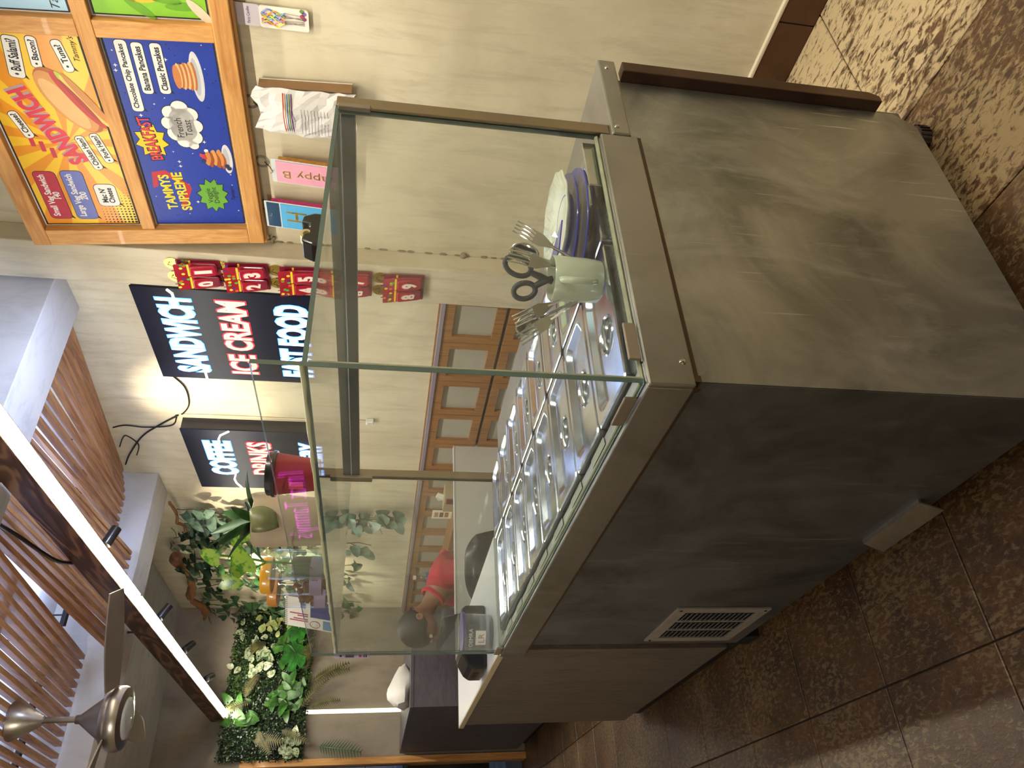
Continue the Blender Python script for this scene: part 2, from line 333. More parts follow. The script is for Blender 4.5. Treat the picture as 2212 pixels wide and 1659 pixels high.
# entrance at the far left
d = struct('door_1', MB().box(.295, .345, 5.87, 6.06, 0, 2.3).box(-.95, .295, 5.9, 6.02, 2.22, 2.3).box(-.95, -.89, 5.9, 6.02, 0, 2.22), pinez)
build('door_glass', box(-.89, .295, 5.945, 5.955, .02, 2.22), paneg, d)
build('blue_film', MB().box(-.5, .287, 5.957, 5.962, 1.02, 1.32).box(-.5, .287, 5.957, 5.962, 1.33, 1.6).box(-.5, .287, 5.957, 5.962, 1.61, 1.8), plain('blue_film', '#4a68a8', .4, var=.1), d)
build('glazing_bar', MB().box(-.5, .29, 5.94, 5.965, .98, 1.01).box(-.1, -.07, 5.94, 5.965, .02, 2.2), darkm, d)
build('letter_flap', box(.14, .287, 5.956, 5.962, .16, .30), plain('blue_flap', '#5f7fb0', .4, var=.4, scale=30), d)
struct('wall_outside', box(-3, 1.6, 7.2, 7.3, 0, 3), plain('night_outside', '#0c0e14', .9))
# recessed wall light
t = thing('wall_led_strip', (.70, 5.89, 1.42), 'vertical glowing strip light on the far wall under the green wall panel', 'light strip')
build('diffuser', box(.690, .714, 5.884, 5.896, 1.0, 1.86), ledwall, t); build('channel', box(.684, .720, 5.893, 5.9, .995, 1.865), whitep, t)

# ------------------------------------------------------------------ steel sandwich counter with glass case
pc = thing('prep_counter', (.42, .78, 0), 'stainless steel sandwich prep counter with a glass sneeze guard case on top', 'counter')
B = lambda n, mb, m, **k: build(n, mb, m, pc, **k)
B('front_panel', box(.022, .030, .024, 1.515, .07, .80), steel_front)
B('side_panel', MB().prism([(.024, .022, .80), (.845, .022, .80), (.845, .022, .115), (.80, .022, .07), (.024, .022, .07)], (0, .008, 0)), steel_side)
B('carcass', box(.031, .84, .032, 1.512, .078, .80), darkm)
mb = MB().box(0, .62, 0, .010, .797, .876).box(0, .010, .010, 1.575, .797, .876).box(.010, .05, .010, 1.57, .866, .876).box(.05, .62, .010, .032, .866, .876)
B('top_band', mb, steel_band, bevel=.003)
B('band_flange', MB().box(.002, .63, .0095, .0215, .786, .797).box(.0095, .0215, .002, 1.57, .786, .797), plain('tarnished_edge', '#5c4d40', .4, .8))
B('deck', box(.045, .662, .03, 1.57, .852, .862), steel_deck)
B('work_shelf', box(.622, .885, -.002, 1.56, .81, .85), steel_band, bevel=.004)
B('rear_rail', MB().prism([(.846, -.006, .795), (.880, -.006, .795), (.880, -.006, .185), (.868, -.006, .16), (.846, -.006, .16)], (0, .03, 0)), steel('rail_steel', '#6e5a50', .4), bevel=.002)
B('corner_post', box(.036, .12, 1.515, 1.556, .06, .80), darkm)
B('rear_body', box(.845, .862, .03, 1.512, .09, .80), steel_front)
for fx, fy in ((.835, .075), (.83, 1.45), (.08, .1)):
    f = B('foot', MB().lathe([(.0, .07), (.024, .07), (.024, .034), (.031, .032), (.031, .004), (.027, 0), (0, 0)], (fx, fy, 0), 20), plain('foot_metal', '#5a5048', .5, .6), smooth=40)
    mb = MB()
    for k in range(18):
        a = 2*PI*k/18; mb.obox((fx+.031*math.cos(a), fy+.031*math.sin(a), .018), (.003*math.cos(a), .003*math.sin(a), 0), (-.0022*math.sin(a), .0022*math.cos(a), 0), (0, 0, .013))
    build('grip_rib', mb, blackp, f)
B('foot', box(.03, .105, 1.475, 1.568, 0, .075), plain('black_rubber', '#0b0b0b', .7), bevel=.004)
br = B('drip_bracket', MB().prism([(.012, .415, .120), (.012, .64, .120), (-.006, .645, .072), (-.006, .41, .072)], (.004, 0, .001)).box(.012, .024, .415, .64, .116, .121), steel('bracket_steel', '#a5a099', .4, 'y'))
# vent grille on the front panel
vg = B('vent_grille', MB().box(.015, .022, 1.14, 1.175, .12, .415).box(.015, .022, 1.43, 1.465, .12, .415).box(.015, .022, 1.175, 1.43, .12, .15).box(.015, .022, 1.175, 1.43, .378, .415)
       .box(.015, .022, 1.256, 1.264, .15, .378).box(.015, .022, 1.341, 1.349, .15, .378), plain('aluminium_grille', '#a7a39d', .45, .5, .15), bevel=.0015)
build('backing', box(.0205, .0225, 1.17, 1.435, .14, .385), plain('vent_dark', '#060606', .9), vg)
for c0, c1 in ((1.178, 1.253), (1.267, 1.338), (1.352, 1.427)):
    mb = MB()
    for k in range(15): mb.obox((.0175, (c0+c1)/2, .158+k*.0150), (.004, 0, -.0036), (0, (c1-c0)/2, 0), (.0005, 0, .0006))
    tag(build('louvre', mb, plain('louvre', '#85817c', .5, .5, .2, 40), vg), kind='stuff')
for q in ((1.155, .400), (1.452, .400), (1.155, .134)): build('screw', MB().sphere((.0145, q[0], q[1]), (.002, .005, .005), 8), darkm, vg)
for q in ((.046, 0, .812), (.645, -.002, .838), (.855, -.002, .832)): B('screw', MB().lathe([(0, -.003), (.004, -.0025), (.006, 0)], q, 12, (0, 1, 0)), chromem, smooth=40)
# glass case
def pane(name, b, edges, em=edgeg, m=paneg):
    mb = MB().box(*b)
    for e in edges: mb.m[e] = 1
    return B(name, mb, [m, em])
ZR = 1.403
fp = pane('front_pane', (.011, .019, .014, 1.575, .877, 1.476), (0, 2, 3)); fp.data.materials.append(edgeb); fp.data.polygons[1].material_index = 2
pane('side_pane', (.0195, .636, .019, .027, .877, 1.3945), (0, 4, 5))
pane('left_pane', (.0195, .640, 1.562, 1.570, .877, 1.3945), (0, 4, 5))
pane('roof_pane', (.0195, .645, .016, 1.575, 1.395, ZR), (2, 3, 4, 5))
mb = MB().tube([(.0205, y_, 1.4035+.0006*math.sin(y_*61)) for y_ in [.02+.05*k for k in range(32)]], [.0038+.0009*math.sin(k*2.3) for k in range(32)], 8)
B('sealant', mb, seal, smooth=60)
B('sealant', MB().tube([(.020, .0185, z_) for z_ in (.88, 1.0, 1.1, 1.2, 1.3, 1.394)], .0045, 6).tube([(.02, .02, .878), (.3, .02, .879), (.63, .02, .878)], .005, 6).tube([(.02, .03, .878), (.0205, .8, .878), (.02, 1.56, .878)], .003, 6), plain('old_sealant', '#8f947c', .35, var=.25, scale=30), smooth=60)
B('frame_tube', box(.640, .668, .03, 1.552, 1.366, 1.3945), steel('frame_rail_steel', '#5d646c', .4, 'y', .4), bevel=.002)
B('frame_post', box(.640, .668, 1.552, 1.578, .85, 1.3945), tubem, bevel=.002)
B('frame_post', box(.638, .668, .012, .032, .85, 1.402), tubem, bevel=.002)
B('bracket_plate', MB().box(.628, .639, 1.545, 1.580, 1.32, 1.42), tubem, bevel=.002)
for b in ((.05, .125, .004, .010, .878, .900), (.004, .010, .052, .135, .878, .900), (.004, .010, 1.49, 1.565, .878, .898), (.628, .640, .006, .016, 1.335, 1.398)):
    B('glass_clip', box(*b), plain('clip_metal', '#93877a' if b[0] > .03 else '#35302f', .45, .5), bevel=.002)
B('hinge_plate', MB().box(.50, .63, .034, .04, .872, .905).box(.52, .63, .034, .046, .868, .874), chromem, bevel=.002)
for k in range(7): B('paper_label', MB().prism([(.030, .24+.178*k, .8775), (.048, .245+.178*k, .8775), (.047, .335+.178*k, .8775), (.029, .332+.178*k, .8775)], (0, 0, .0008)), plain('greenish_label', '#cfd4c0' if k else '#8b8f86', .6))
B('code_sticker', MB().obox((.013, 1.5786, 1.352), (.010, 0, 0), (0, .0012, 0), (0, 0, .055)), plain('sticker_lilac', '#b9a6c8', .5))
stk = B('sticker_print', MB().box(.006, .018, 1.5766, 1.5776, 1.345, 1.372), plain('sticker_grey', '#4a4654', .6))
B('sticker_print', MB().box(.007, .016, 1.5766, 1.5776, 1.322, 1.330), plain('sticker_red', '#a83040', .6)); B('sticker_print', MB().box(.006, .018, 1.5766, 1.5776, 1.305, 1.309).box(.006, .018, 1.5766, 1.5776, 1.312, 1.315).box(.008, .016, 1.5766, 1.5776, 1.383, 1.390), darkm)
# ------------------------------------------------------------------ pan lids
def lid_shape(lx, ly, z0):
    mb = MB(); N = 88
    def rr_(hx, hy, r, z):
        o = []; cs = [(hx-r, -(hy-r), 270), (hx-r, hy-r, 0), (-(hx-r), hy-r, 90), (-(hx-r), -(hy-r), 180)]
        for q in range(4):
            cx, cy2, a0 = cs[q]; nx_ = cs[(q+1) % 4]
            for i in range(13): a = math.radians(a0+90*i/12); o.append((cx+r*math.cos(a), cy2+r*math.sin(a), z))
            p0 = o[-1]; p1 = (nx_[0]+r*math.cos(math.radians(nx_[2])), nx_[1]+r*math.sin(math.radians(nx_[2])))
            for i in range(1, 10): o.append((p0[0]+(p1[0]-p0[0])*i/10, p0[1]+(p1[1]-p0[1])*i/10, z))
        return o
    def ci(r, z): return [(r*math.cos(-PI/2+PI/8+2*PI*(i+1)/N), r*math.sin(-PI/2+PI/8+2*PI*(i+1)/N), z) for i in range(N)]
    hx, hy = lx/2, ly/2
    L = [rr_(hx, hy, .012, z0-.014), rr_(hx, hy, .012, z0+.007), rr_(hx-.004, hy-.004, .012, z0+.009), rr_(hx-.018, hy-.018, .028, z0+.009), rr_(hx-.0205, hy-.0205, .028, z0+.0078), rr_(hx-.033, hy-.032, .024, z0-.002), rr_(hx-.036, hy-.035, .022, z0-.003)]
    L += [ci(.041, z0-.003), ci(.038, z0-.0005), ci(.034, z0-.003), ci(.029, z0-.012), ci(.003, z0-.013)]
    for a in L: mb.v += a
    for j in range(len(L)-1):
        for i in range(N): mb.f.append((j*N+i, j*N+(i+1) % N, (j+1)*N+(i+1) % N, (j+1)*N+i)); mb.m.append(0)
    mb.f.append(tuple(range(len(L)*N-N, len(L)*N))); mb.m.append(0); return mb
def make_lid(lx, ly):
    t = thing('pan_lid', (0, 0, 0), None, 'lid')
    build('lid_plate', lid_shape(lx, ly, 0), lid_steel, t, smooth=10)
    build('handle_bar', MB().tube([(-.036, 0, -.002), (-.02, 0, .0015), (0, 0, .002), (.02, 0, .0015), (.036, 0, -.002)], .0042, 8), lid_steel, t, smooth=50)
    build('slot_notch', MB().box(lx/2-.030, lx/2-.004, ly/2-.012, ly/2-.005, .0088, .0094), darkm, t)
    return t
ORD = ['first', 'second', 'third', 'fourth', 'fifth', 'sixth', 'seventh', 'eighth', 'ninth', 'tenth', 'eleventh', 'twelfth']
A = make_lid(.318, .174); Bk = make_lid(.268, .174)
for k in range(8):
    l = A if k == 0 else dup(A); l.location = (.216, .152+.178*k, .8775); l['group'] = 'pan lids in the front row'
    l['label'] = 'polished steel pan lid, %s from the near corner in the row behind the front glass' % ORD[k]
for k in range(8):
    l = Bk if k == 0 else dup(Bk); l.location = (.517, .150+.184*k, .8775); l['group'] = 'pan lids in the back row'
    l['label'] = ('polished steel pan lid under the blue plates in the back row' if k == 0 else 'polished steel pan lid, %s from the plates in the back row by the shelf' % ORD[k-1])
    l.rotation_euler.z = random.uniform(-.012, .012)
# ------------------------------------------------------------------ left counter, partition, far block
lc = thing('side_counter', (.24, 2.2, 0), 'grey wood laminate service counter with white top beyond the steel counter', 'counter')
build('body', box(.024, .41, 1.582, 2.84, .075, .862), greywood, lc); build('worktop', box(.018, .42, 1.58, 2.85, .862, .880), whitelam, lc)
build('edge_band', box(.010, .018, 1.58, 2.85, .858, .880), woodedge, lc, bevel=.002); build('plinth', box(.05, .40, 1.585, 2.82, 0, .075), darkm, lc)
pp = thing('partition_panel', (1.02, 2.86, 0), 'white upright partition panel closing the aisle beside the grey counter', 'partition')
build('board', box(.421, 1.56, 2.85, 2.878, .03, .886), panelw, pp, bevel=.002); build('cap_strip', box(.421, 1.56, 2.846, 2.882, .886, .891), whitelam, pp)
gb = thing('reception_block', (.7, 5.0, 0), 'dark grey laminate block counter standing against the far wall', 'counter')
build('body', box(.37, 1.0, 4.15, 5.88, .07, 1.03), greyblock, gb); build('top', box(.366, 1.004, 4.146, 5.884, 1.03, 1.052), greyblock, gb, bevel=.002); build('plinth', box(.41, .98, 4.2, 5.88, 0, .07), darkm, gb)
# ------------------------------------------------------------------ wall cabinets
pitch_ = .3175; nun = 7
for i in range(nun):
    y0 = 1.56+i*2*pitch_; y1 = min(y0+2*pitch_, 5.885)
    c = thing('wall_cabinet', (1.57, (y0+y1)/2, 0), 'wooden cabinet with framed grey panel doors under the wall, %s from the pillar' % ORD[i], 'cabinet', 'cabinets along the right wall')
    build('carcass', box(1.555, 1.579, y0+.001, y1-.001, .08, 1.045), plain('cabinet_inside', '#3a3140', .7), c)
    build('ledge', box(1.522, 1.579, y0, y1, 1.045, 1.062), plain('mauve_ledge', '#8b8090', .5), c); build('ledge_lip', box(1.570, 1.5795, y0, y1, 1.062, 1.070), cabw, c)
    for j in range(2):
        a0 = y0+j*pitch_+.002; a1 = min(a0+pitch_-.004, y1-.002)
        for z0, z1 in ((.765, 1.043), (.452, .750), (.1, .44)):
            if a1-a0 < .1: continue
            fw_ = .046
            f = build('door', MB().box(1.530, 1.555, a0, a0+fw_, z0, z1).box(1.530, 1.555, a1-fw_, a1, z0, z1).box(1.530, 1.555, a0+fw_, a1-fw_, z0, z0+fw_).box(1.530, 1.555, a0+fw_, a1-fw_, z1-fw_, z1), cabw, c, bevel=.002)
            build('panel', box(1.547, 1.5545, a0+fw_, a1-fw_, z0+fw_, z1-fw_), cabp, f)
# ------------------------------------------------------------------ lit signs
WP = lambda X: (lambda s, t, n: (X-n, -s, t))       # s runs along -y on the right wall
def sign(y0, y1, z0, z1, X, label, words, wires):
    t = thing('lightbox_sign', (1.56, (y0+y1)/2, (z0+z1)/2), label, 'sign')
    build('panel', box(X, X+.006, y0, y1, z0, z1), signface, t); build('casing', box(X+.006, 1.5802, y0+.003, y1-.003, z0+.003, z1-.003), plain('sign_casing', '#202028', .4), t)
    P = WP(X)
    for body, ya, yb, za, zb, c in words:
        back, front = (signb, signw) if c == 'w' else (signr2, signr)
        text('letter_glow', body, P, -yb-.006, za-.006, yb-ya+.012, zb-za+.012, back, t, bold=.07, n=.001)
        text('lettering', body, P, -yb, za, yb-ya, zb-za, front, t, bold=.034, n=.003)
    for w in wires: build('neon_wire', MB().tube([P(-a, b, .004) for a, b in w], .0055, 6), emis('wire_glow', (1, .95, .75, 1), 3), t, smooth=60)
sign(1.632, 2.292, 1.56, 2.372, 1.545, 'black lit sign reading SANDWICH ICE CREAM FAST FOOD beside the pillar', [('SANDWICH', 1.695, 2.235, 2.138, 2.284, 'w'), ('ICE CREAM', 1.69, 2.232, 1.912, 2.038, 'r'), ('FAST FOOD', 1.696, 2.235, 1.65, 1.794, 'w')],
     [[(1.636, 2.222), (1.66, 2.205), (1.70, 2.205)], [(2.23, 2.165), (2.29, 2.165)]])
sign(2.722, 3.40, 1.56, 2.372, 1.505, 'black lit sign reading COFFEE DRINKS BAKERY on the wall by the hanging leaves', [('COFFEE', 2.835, 3.225, 2.13, 2.275, 'w'), ('DRINKS', 2.835, 3.215, 1.915, 2.045, 'r'), ('BAKERY', 2.83, 3.21, 1.64, 1.76, 'w')],
     [[(2.725, 2.12), (2.77, 2.17), (2.81, 2.185), (2.84, 2.185)], [(3.22, 2.15), (3.28, 2.165), (3.33, 2.16), (3.395, 2.135)]])
# ------------------------------------------------------------------ menu board
bo = Vector((1.555, 1.305, 1.79)); bU = Vector((-.1225, 0, .9925)); bR = Vector((0, -1, 0)); bN = bR.cross(bU)
BP = lambda s, t, n: tuple(bo+bR*s+bU*t+bN*n)
mbd = thing('menu_board', tuple(bo+bR*.9+bU*.4), 'pine framed menu board with bright printed panels leaning out above the right wall', 'menu board')
def bbox(s0, s1, t0, t1, n0, n1, mb=None):
    return (mb or MB()).obox(bo+bR*((s0+s1)/2)+bU*((t0+t1)/2)+bN*((n0+n1)/2), bR*((s1-s0)/2), bU*((t1-t0)/2), bN*((n1-n0)/2))
build('frame_rail', bbox(0, 1.75, 0, .056, -.01, .028), pine, mbd, bevel=.003); build('frame_rail', bbox(0, 1.75, .755, .812, -.01, .028), pine, mbd, bevel=.003)
build('frame_rail', bbox(.07, 1.7, .384, .429, -.01, .022), pine, mbd, bevel=.003)
build('frame_stile', bbox(0, .073, .056, .755, -.01, .0275), pinez, mbd, bevel=.003); build('frame_stile', bbox(1.68, 1.75, .056, .755, -.01, .0275), pinez, mbd, bevel=.003)
build('frame_stile', bbox(.832, .886, .056, .384, -.01, .0215), pinez, mbd, bevel=.003); build('frame_stile', bbox(.832, .886, .429, .755, -.01, .0215), pinez, mbd, bevel=.003)
build('frame_lip', bbox(-.012, 1.75, -.010, .012, -.012, .012), pine, mbd, bevel=.003)
build('backboard', bbox(.01, 1.74, .01, .80, -.014, -.009), darkm, mbd)
def rays_mat():
    m, nt, b, o = NT('orange_ray_print'); g = nt.nodes.new('ShaderNodeNewGeometry'); sx = nt.nodes.new('ShaderNodeSeparateXYZ'); nt.links.new(g.outputs['Position'], sx.inputs[0])
    def mth(op, a, b_=None):
        n = nt.nodes.new('ShaderNodeMath'); n.operation = op
        for s_, v in ((n.inputs[0], a), (n.inputs[1], b_)):
            if v is None: continue
            if isinstance(v, (int, float)): s_.default_value = v
            else: nt.links.new(v, s_)
        return n.outputs[0]
    an = mth('ARCTAN2', mth('SUBTRACT', sx.outputs[2], 2.36), mth('SUBTRACT', sx.outputs[1], .86)); w = mth('SINE', mth('MULTIPLY', an, 13))
    nt.links.new(ramp(nt, mth('ADD', mth('MULTIPLY', w, .5), .5), [(.45, sh(lin('#ee9a10'), .86)), (.55, sh(lin('#f7c822'), .9))]), b.inputs['Base Color']); b.inputs['Roughness'].default_value = .3; return m
ink = plain('black_ink', '#15151c', .5); wht = plain('print_white', '#e6e4e0', .4, var=.02)
def pr(c): return plain('print_'+c[1:], sh(lin(c), .84), .4, var=.06, scale=30)
def panel(s0, s1, t0, t1, mat):
    p = build('poster', bbox(s0+.012, s1-.008, t0+.010, t1-.012, -.004, .002), mat, mbd)
    build('white_border', bbox(s0, s1, t0, t1, -.008, -.004), wht, p)
    mb = MB(); e = .0035
    for b in ((s0+.008, s1-.004, t0+.008, t0+.008+e), (s0+.008, s1-.004, t1-.010, t1-.010+e), (s0+.008, s0+.008+e, t0+.01, t1-.01), (s1-.008, s1-.008+e, t0+.01, t1-.01)): bbox(*b, -.003, .0026, mb)
    build('ink_line', mb, ink, p); return p
def bubble(p, s0, s1, t0, t1, fill, txt, th=.55, tw=.82, rot=0, r=.011, tcol=None, tail=True):
    cx, cy_ = (s0+s1)/2, (t0+t1)/2; c_, s_ = math.cos(rot), math.sin(rot)
    def T(q): return [(cx+(a-cx)*c_-(b-cy_)*s_, cy_+(a-cx)*s_+(b-cy_)*c_) for a, b in q]
    o = rrect(s0-.002, s1+.002, t0-.002, t1+.002, r+.002); i = rrect(s0, s1, t0, t1, r); mb = MB()
    mb.prism([BP(a, b, .002) for a, b in T(o)], bN*.0004)
    if tail: mb.prism([BP(a, b, .002) for a, b in T([(s0+.006, t0+.004), (s0-.002, t0-.010), (s0+.022, t0+.002)])], bN*.0004)
    build('bubble_outline', mb, ink, p); mb = MB().prism([BP(a, b, .0024) for a, b in T(i)], bN*.0004); build('speech_bubble', mb, fill, p)
    w, h = (s1-s0)*tw, (t1-t0)*th; text('lettering', txt, BP, cx-w/2, cy_-h/2, w, h, tcol or ink, p, n=.0032, rot=rot, bold=.028)
# --- blue breakfast panel
p = panel(.073, .832, .055, .384, pr('#1f3fae'))
bubble(p, .572, .818, .312, .346, wht, 'Chocolate Chip Pancakes', .6, .9); bubble(p, .638, .812, .269, .301, wht, 'Banana Pancakes', .6, .86); bubble(p, .640, .812, .217, .249, wht, 'Classic Pancakes', .6, .86)
def starburst(cx, cy_, a, b, n=10, k=.68): return [(cx+(a if i % 2 else a*k)*math.cos(PI*i/n), cy_+(b if i % 2 else b*k)*math.sin(PI*i/n)) for i in range(2*n)]
build('star_burst', flat(starburst(.455, .316, .076, .056, 9), BP, .002, .0024), ink, p); build('star_burst', flat(starburst(.455, .316, .072, .052, 9), BP, .0024, .0028), pr('#f4d81e'), p)
text('lettering_shadow', 'BREAKFAST', BP, .376, .296, .178, .046, ink, p, bold=.04, n=.003, rot=.08); text('lettering', 'BREAKFAST', BP, .380, .300, .172, .038, pr('#e03a4a'), p, bold=.02, n=.0036, rot=.08)
def cloud(k):
    mb = MB()
    for cx, cy_, r in ((.49, .23, .030), (.53, .245, .026), (.57, .235, .026), (.59, .205, .026), (.565, .178, .026), (.52, .17, .026), (.475, .18, .028), (.46, .21, .026), (.442, .185, .016), (.525, .208, .040), (.50, .205, .04), (.55, .205, .038)):
        mb.prism([BP(a, b, .002+k*.0004) for a, b in ell(cx, cy_, r+.0025*(1-k), r+.0025*(1-k), 16)], bN*.0004)
    return mb
build('cloud_outline', cloud(0), ink, p); build('thought_cloud', cloud(1), wht, p)
text('lettering', 'French\nToast', BP, .475, .180, .075, .050, ink, p, n=.0032)
for cx, cy_, r in ((.42, .15, .007), (.405, .14, .005)): build('thought_dot', flat(ell(cx, cy_, r, r, 12), BP, .002, .0026), wht, p)
def plate(cx, cy_, a, b): build('printed_plate', flat(ell(cx, cy_, a, b, 24), BP, .002, .0024), pr('#e4e6ea'), p); build('printed_plate', flat(ell(cx, cy_+.003, a*.75, b*.6, 24), BP, .0024, .0026), pr('#c3c8d2'), p)
plate(.703, .131, .088, .019)
for k in range(9):
    build('printed_pancake', flat(ell(.705+.003*math.sin(k*2.1), .140+.0062*k, .050-.001*k, .0085 if k < 8 else .011, 22, .02*math.sin(k)), BP, .0026+k*.0001, .0030+k*.0001), pr('#c9793a' if k % 2 == 0 and k < 8 else ('#f0c48c' if k < 8 else '#d8894a')), p)
plate(.385, .086, .062, .017)
for k, (cx, cy_, a, b, c) in enumerate([(.375, .10, .034, .010, '#b5602a'), (.392, .108, .036, .010, '#e09a52'), (.38, .118, .034, .010, '#b4582a'), (.392, .128, .034, .010, '#e7a75e'), (.382, .139, .032, .010, '#a94f26'), (.388, .149, .030, .010, '#d98f4c'), (.392, .16, .016, .008, '#d23b3f'), (.378, .164, .010, .008, '#27345f'), (.402, .168, .008, .006, '#d94a55'), (.356, .09, .008, .008, '#2a3562'), (.345, .084, .008, .008, '#2a3562')]):
    build('printed_food', flat(ell(cx, cy_, a, b, 16, .1*math.sin(k), .06), BP, .0026+k*.0001, .003+k*.0001), pr(c), p)
build('badge', flat([(.255, .353), (.325, .345), (.335, .300), (.268, .228), (.25, .226), (.158, .262), (.175, .275), (.255, .245), (.312, .303), (.30, .33), (.262, .335)], BP, .002, .0025), pr('#c4293c'), p)
text('lettering', 'TAMMYS', BP, .155, .290, .160, .036, pr('#f2e02a'), p, bold=.03, n=.0032, rot=.04); text('lettering', 'SUPREME', BP, .150, .244, .176, .036, pr('#f2e02a'), p, bold=.03, n=.0032, rot=.05)
build('star_burst', flat(starburst(.221, .158, .082, .057, 11, .74), BP, .002, .0024), ink, p); build('star_burst', flat(starburst(.221, .158, .078, .053, 11, .74), BP, .0024, .0028), pr('#6fb23c'), p)
text('lettering', 'Veggie\nDelight', BP, .185, .136, .074, .044, ink, p, n=.0032, rot=.06)
text('lettering', "Tammy's", BP, .20, .079, .062, .018, ink, p, n=.003, shear=.35)
rs = random.Random(3); mb = MB(); md = MB()
for k in range(34):
    cx, cy_, r = rs.uniform(.1, .82), rs.uniform(.075, .365), rs.choice([.003, .004, .007])
    mb.prism([BP(a, b, .0021) for a, b in [(cx, cy_+r), (cx-r*.25, cy_+r*.25), (cx-r, cy_), (cx-r*.25, cy_-r*.25), (cx, cy_-r), (cx+r*.25, cy_-r*.25), (cx+r, cy_), (cx+r*.25, cy_+r*.25)]], bN*.0002)
for k in range(110):
    cx, cy_, r = rs.uniform(.1, .82), rs.uniform(.075, .365), rs.choice([.001, .0014, .0022]); md.prism([BP(a, b, .0021) for a, b in ell(cx, cy_, r, r, 7)], bN*.0002)
build('printed_stars', mb, wht, p); build('printed_dots', md, ink, p)
# --- orange sandwich panel
p = panel(.073, .832, .429, .755, rays_mat())
bubble(p, .110, .322, .654, .722, pr('#c5263f'), 'Small Veg Sandwich\n140', .7, .88, .0, .014, wht); bubble(p, .108, .326, .569, .637, pr('#6f79c9'), 'Large Veg Sandwich\n200', .7, .88, .0, .014, wht)
bubble(p, .170, .268, .480, .548, wht, 'Mac N\u2019\nCheese', .62, .7, 0, .016)
bubble(p, .678, .815, .610, .652, wht, '\u2022 Buff Salami?', .66, .86, -.16); bubble(p, .714, .816, .558, .586, wht, '\u2022 Bacon?', .66, .8, -.1); bubble(p, .704, .808, .484, .512, wht, '\u2022 Tuna?', .66, .72, .14)
bubble(p, .458, .560, .676, .704, wht, '\u2022 Cheese?', .66, .85, .26); bubble(p, .332, .472, .508, .536, wht, '\u2022 Chicken Ham?', .66, .9, .22); bubble(p, .362, .482, .464, .492, wht, '\u2022 Pork Ham?', .66, .88, .22)
text('lettering_shadow', 'SANDWICH', BP, .352, .582, .305, .064, pr('#b9a0a8'), p, bold=.06, n=.0024, rot=.36); text('lettering', 'SANDWICH', BP, .350, .578, .300, .064, pr('#e2344d'), p, bold=.05, n=.003, rot=.36)
for a, b, r_ in ((.43, .655, .5), (.405, .63, .8), (.45, .68, .25)): build('accent_stroke', flat(rrect(a-.024, a+.016, b-.007, b+.007, .003), BP, .002, .0026), pr('#d2354f'), p)
for k, (cx, cy_, a, b, c) in enumerate([(.602, .523, .128, .058, '#b8642a'), (.598, .531, .120, .048, '#dd9a52'), (.590, .539, .10, .030, '#eebb78'), (.606, .497, .116, .020, '#c43b35'), (.612, .487, .108, .013, '#b4cf4a'), (.60, .480, .104, .012, '#efd267'), (.60, .492, .09, .007, '#a82f30'), (.604, .470, .108, .012, '#cf8a48')]):
    build('printed_food', flat(ell(cx, cy_, a, b, 28, .48, .02 if k > 2 else 0), BP, .0026+k*.0001, .003+k*.0001), pr(c), p)
text('lettering', "Tammy's", BP, .742, .448, .080, .022, ink, p, n=.003, shear=.35)
md = MB()
for i in range(14):
    for j in range(9):
        r = .0052*max(.15, 1-(i+j)/17); cx, cy_ = .092+i*.0125, .446+j*.0125
        if i+j < 15: md.prism([BP(a, b, .0021) for a, b in ell(cx, cy_, r, r, 8)], bN*.0002)
build('halftone_dots', md, ink, p)
# --- the two panels at the frame's right
p = panel(.886, 1.68, .055, .384, pr('#8ccc34'))
for a, b, r_ in ((.93, .13, .4), (.95, .18, .2), (.92, .25, -.3)): build('printed_leaf', flat(ell(a, b, .05, .013, 16, r_+1.2), BP, .002, .0026), pr('#6fae2a'), p)
build('printed_leaf', flat(ell(.915, .085, .05, .014, 16, .7), BP, .0026, .003), pr('#e6d9c2'), p); build('printed_food', flat(ell(.985, .24, .05, .08, 20), BP, .002, .0026), pr('#f0c23a'), p)
p = panel(.886, 1.68, .429, .755, pr('#a9d4f2'))
build('printed_food', flat([(.91, .62), (.95, .60), (.98, .66), (1.02, .70), (.95, .68)], BP, .002, .0026), pr('#e8c05a'), p); text('lettering', "Tammy's", BP, .905, .452, .13, .03, ink, p, n=.003, shear=.35)
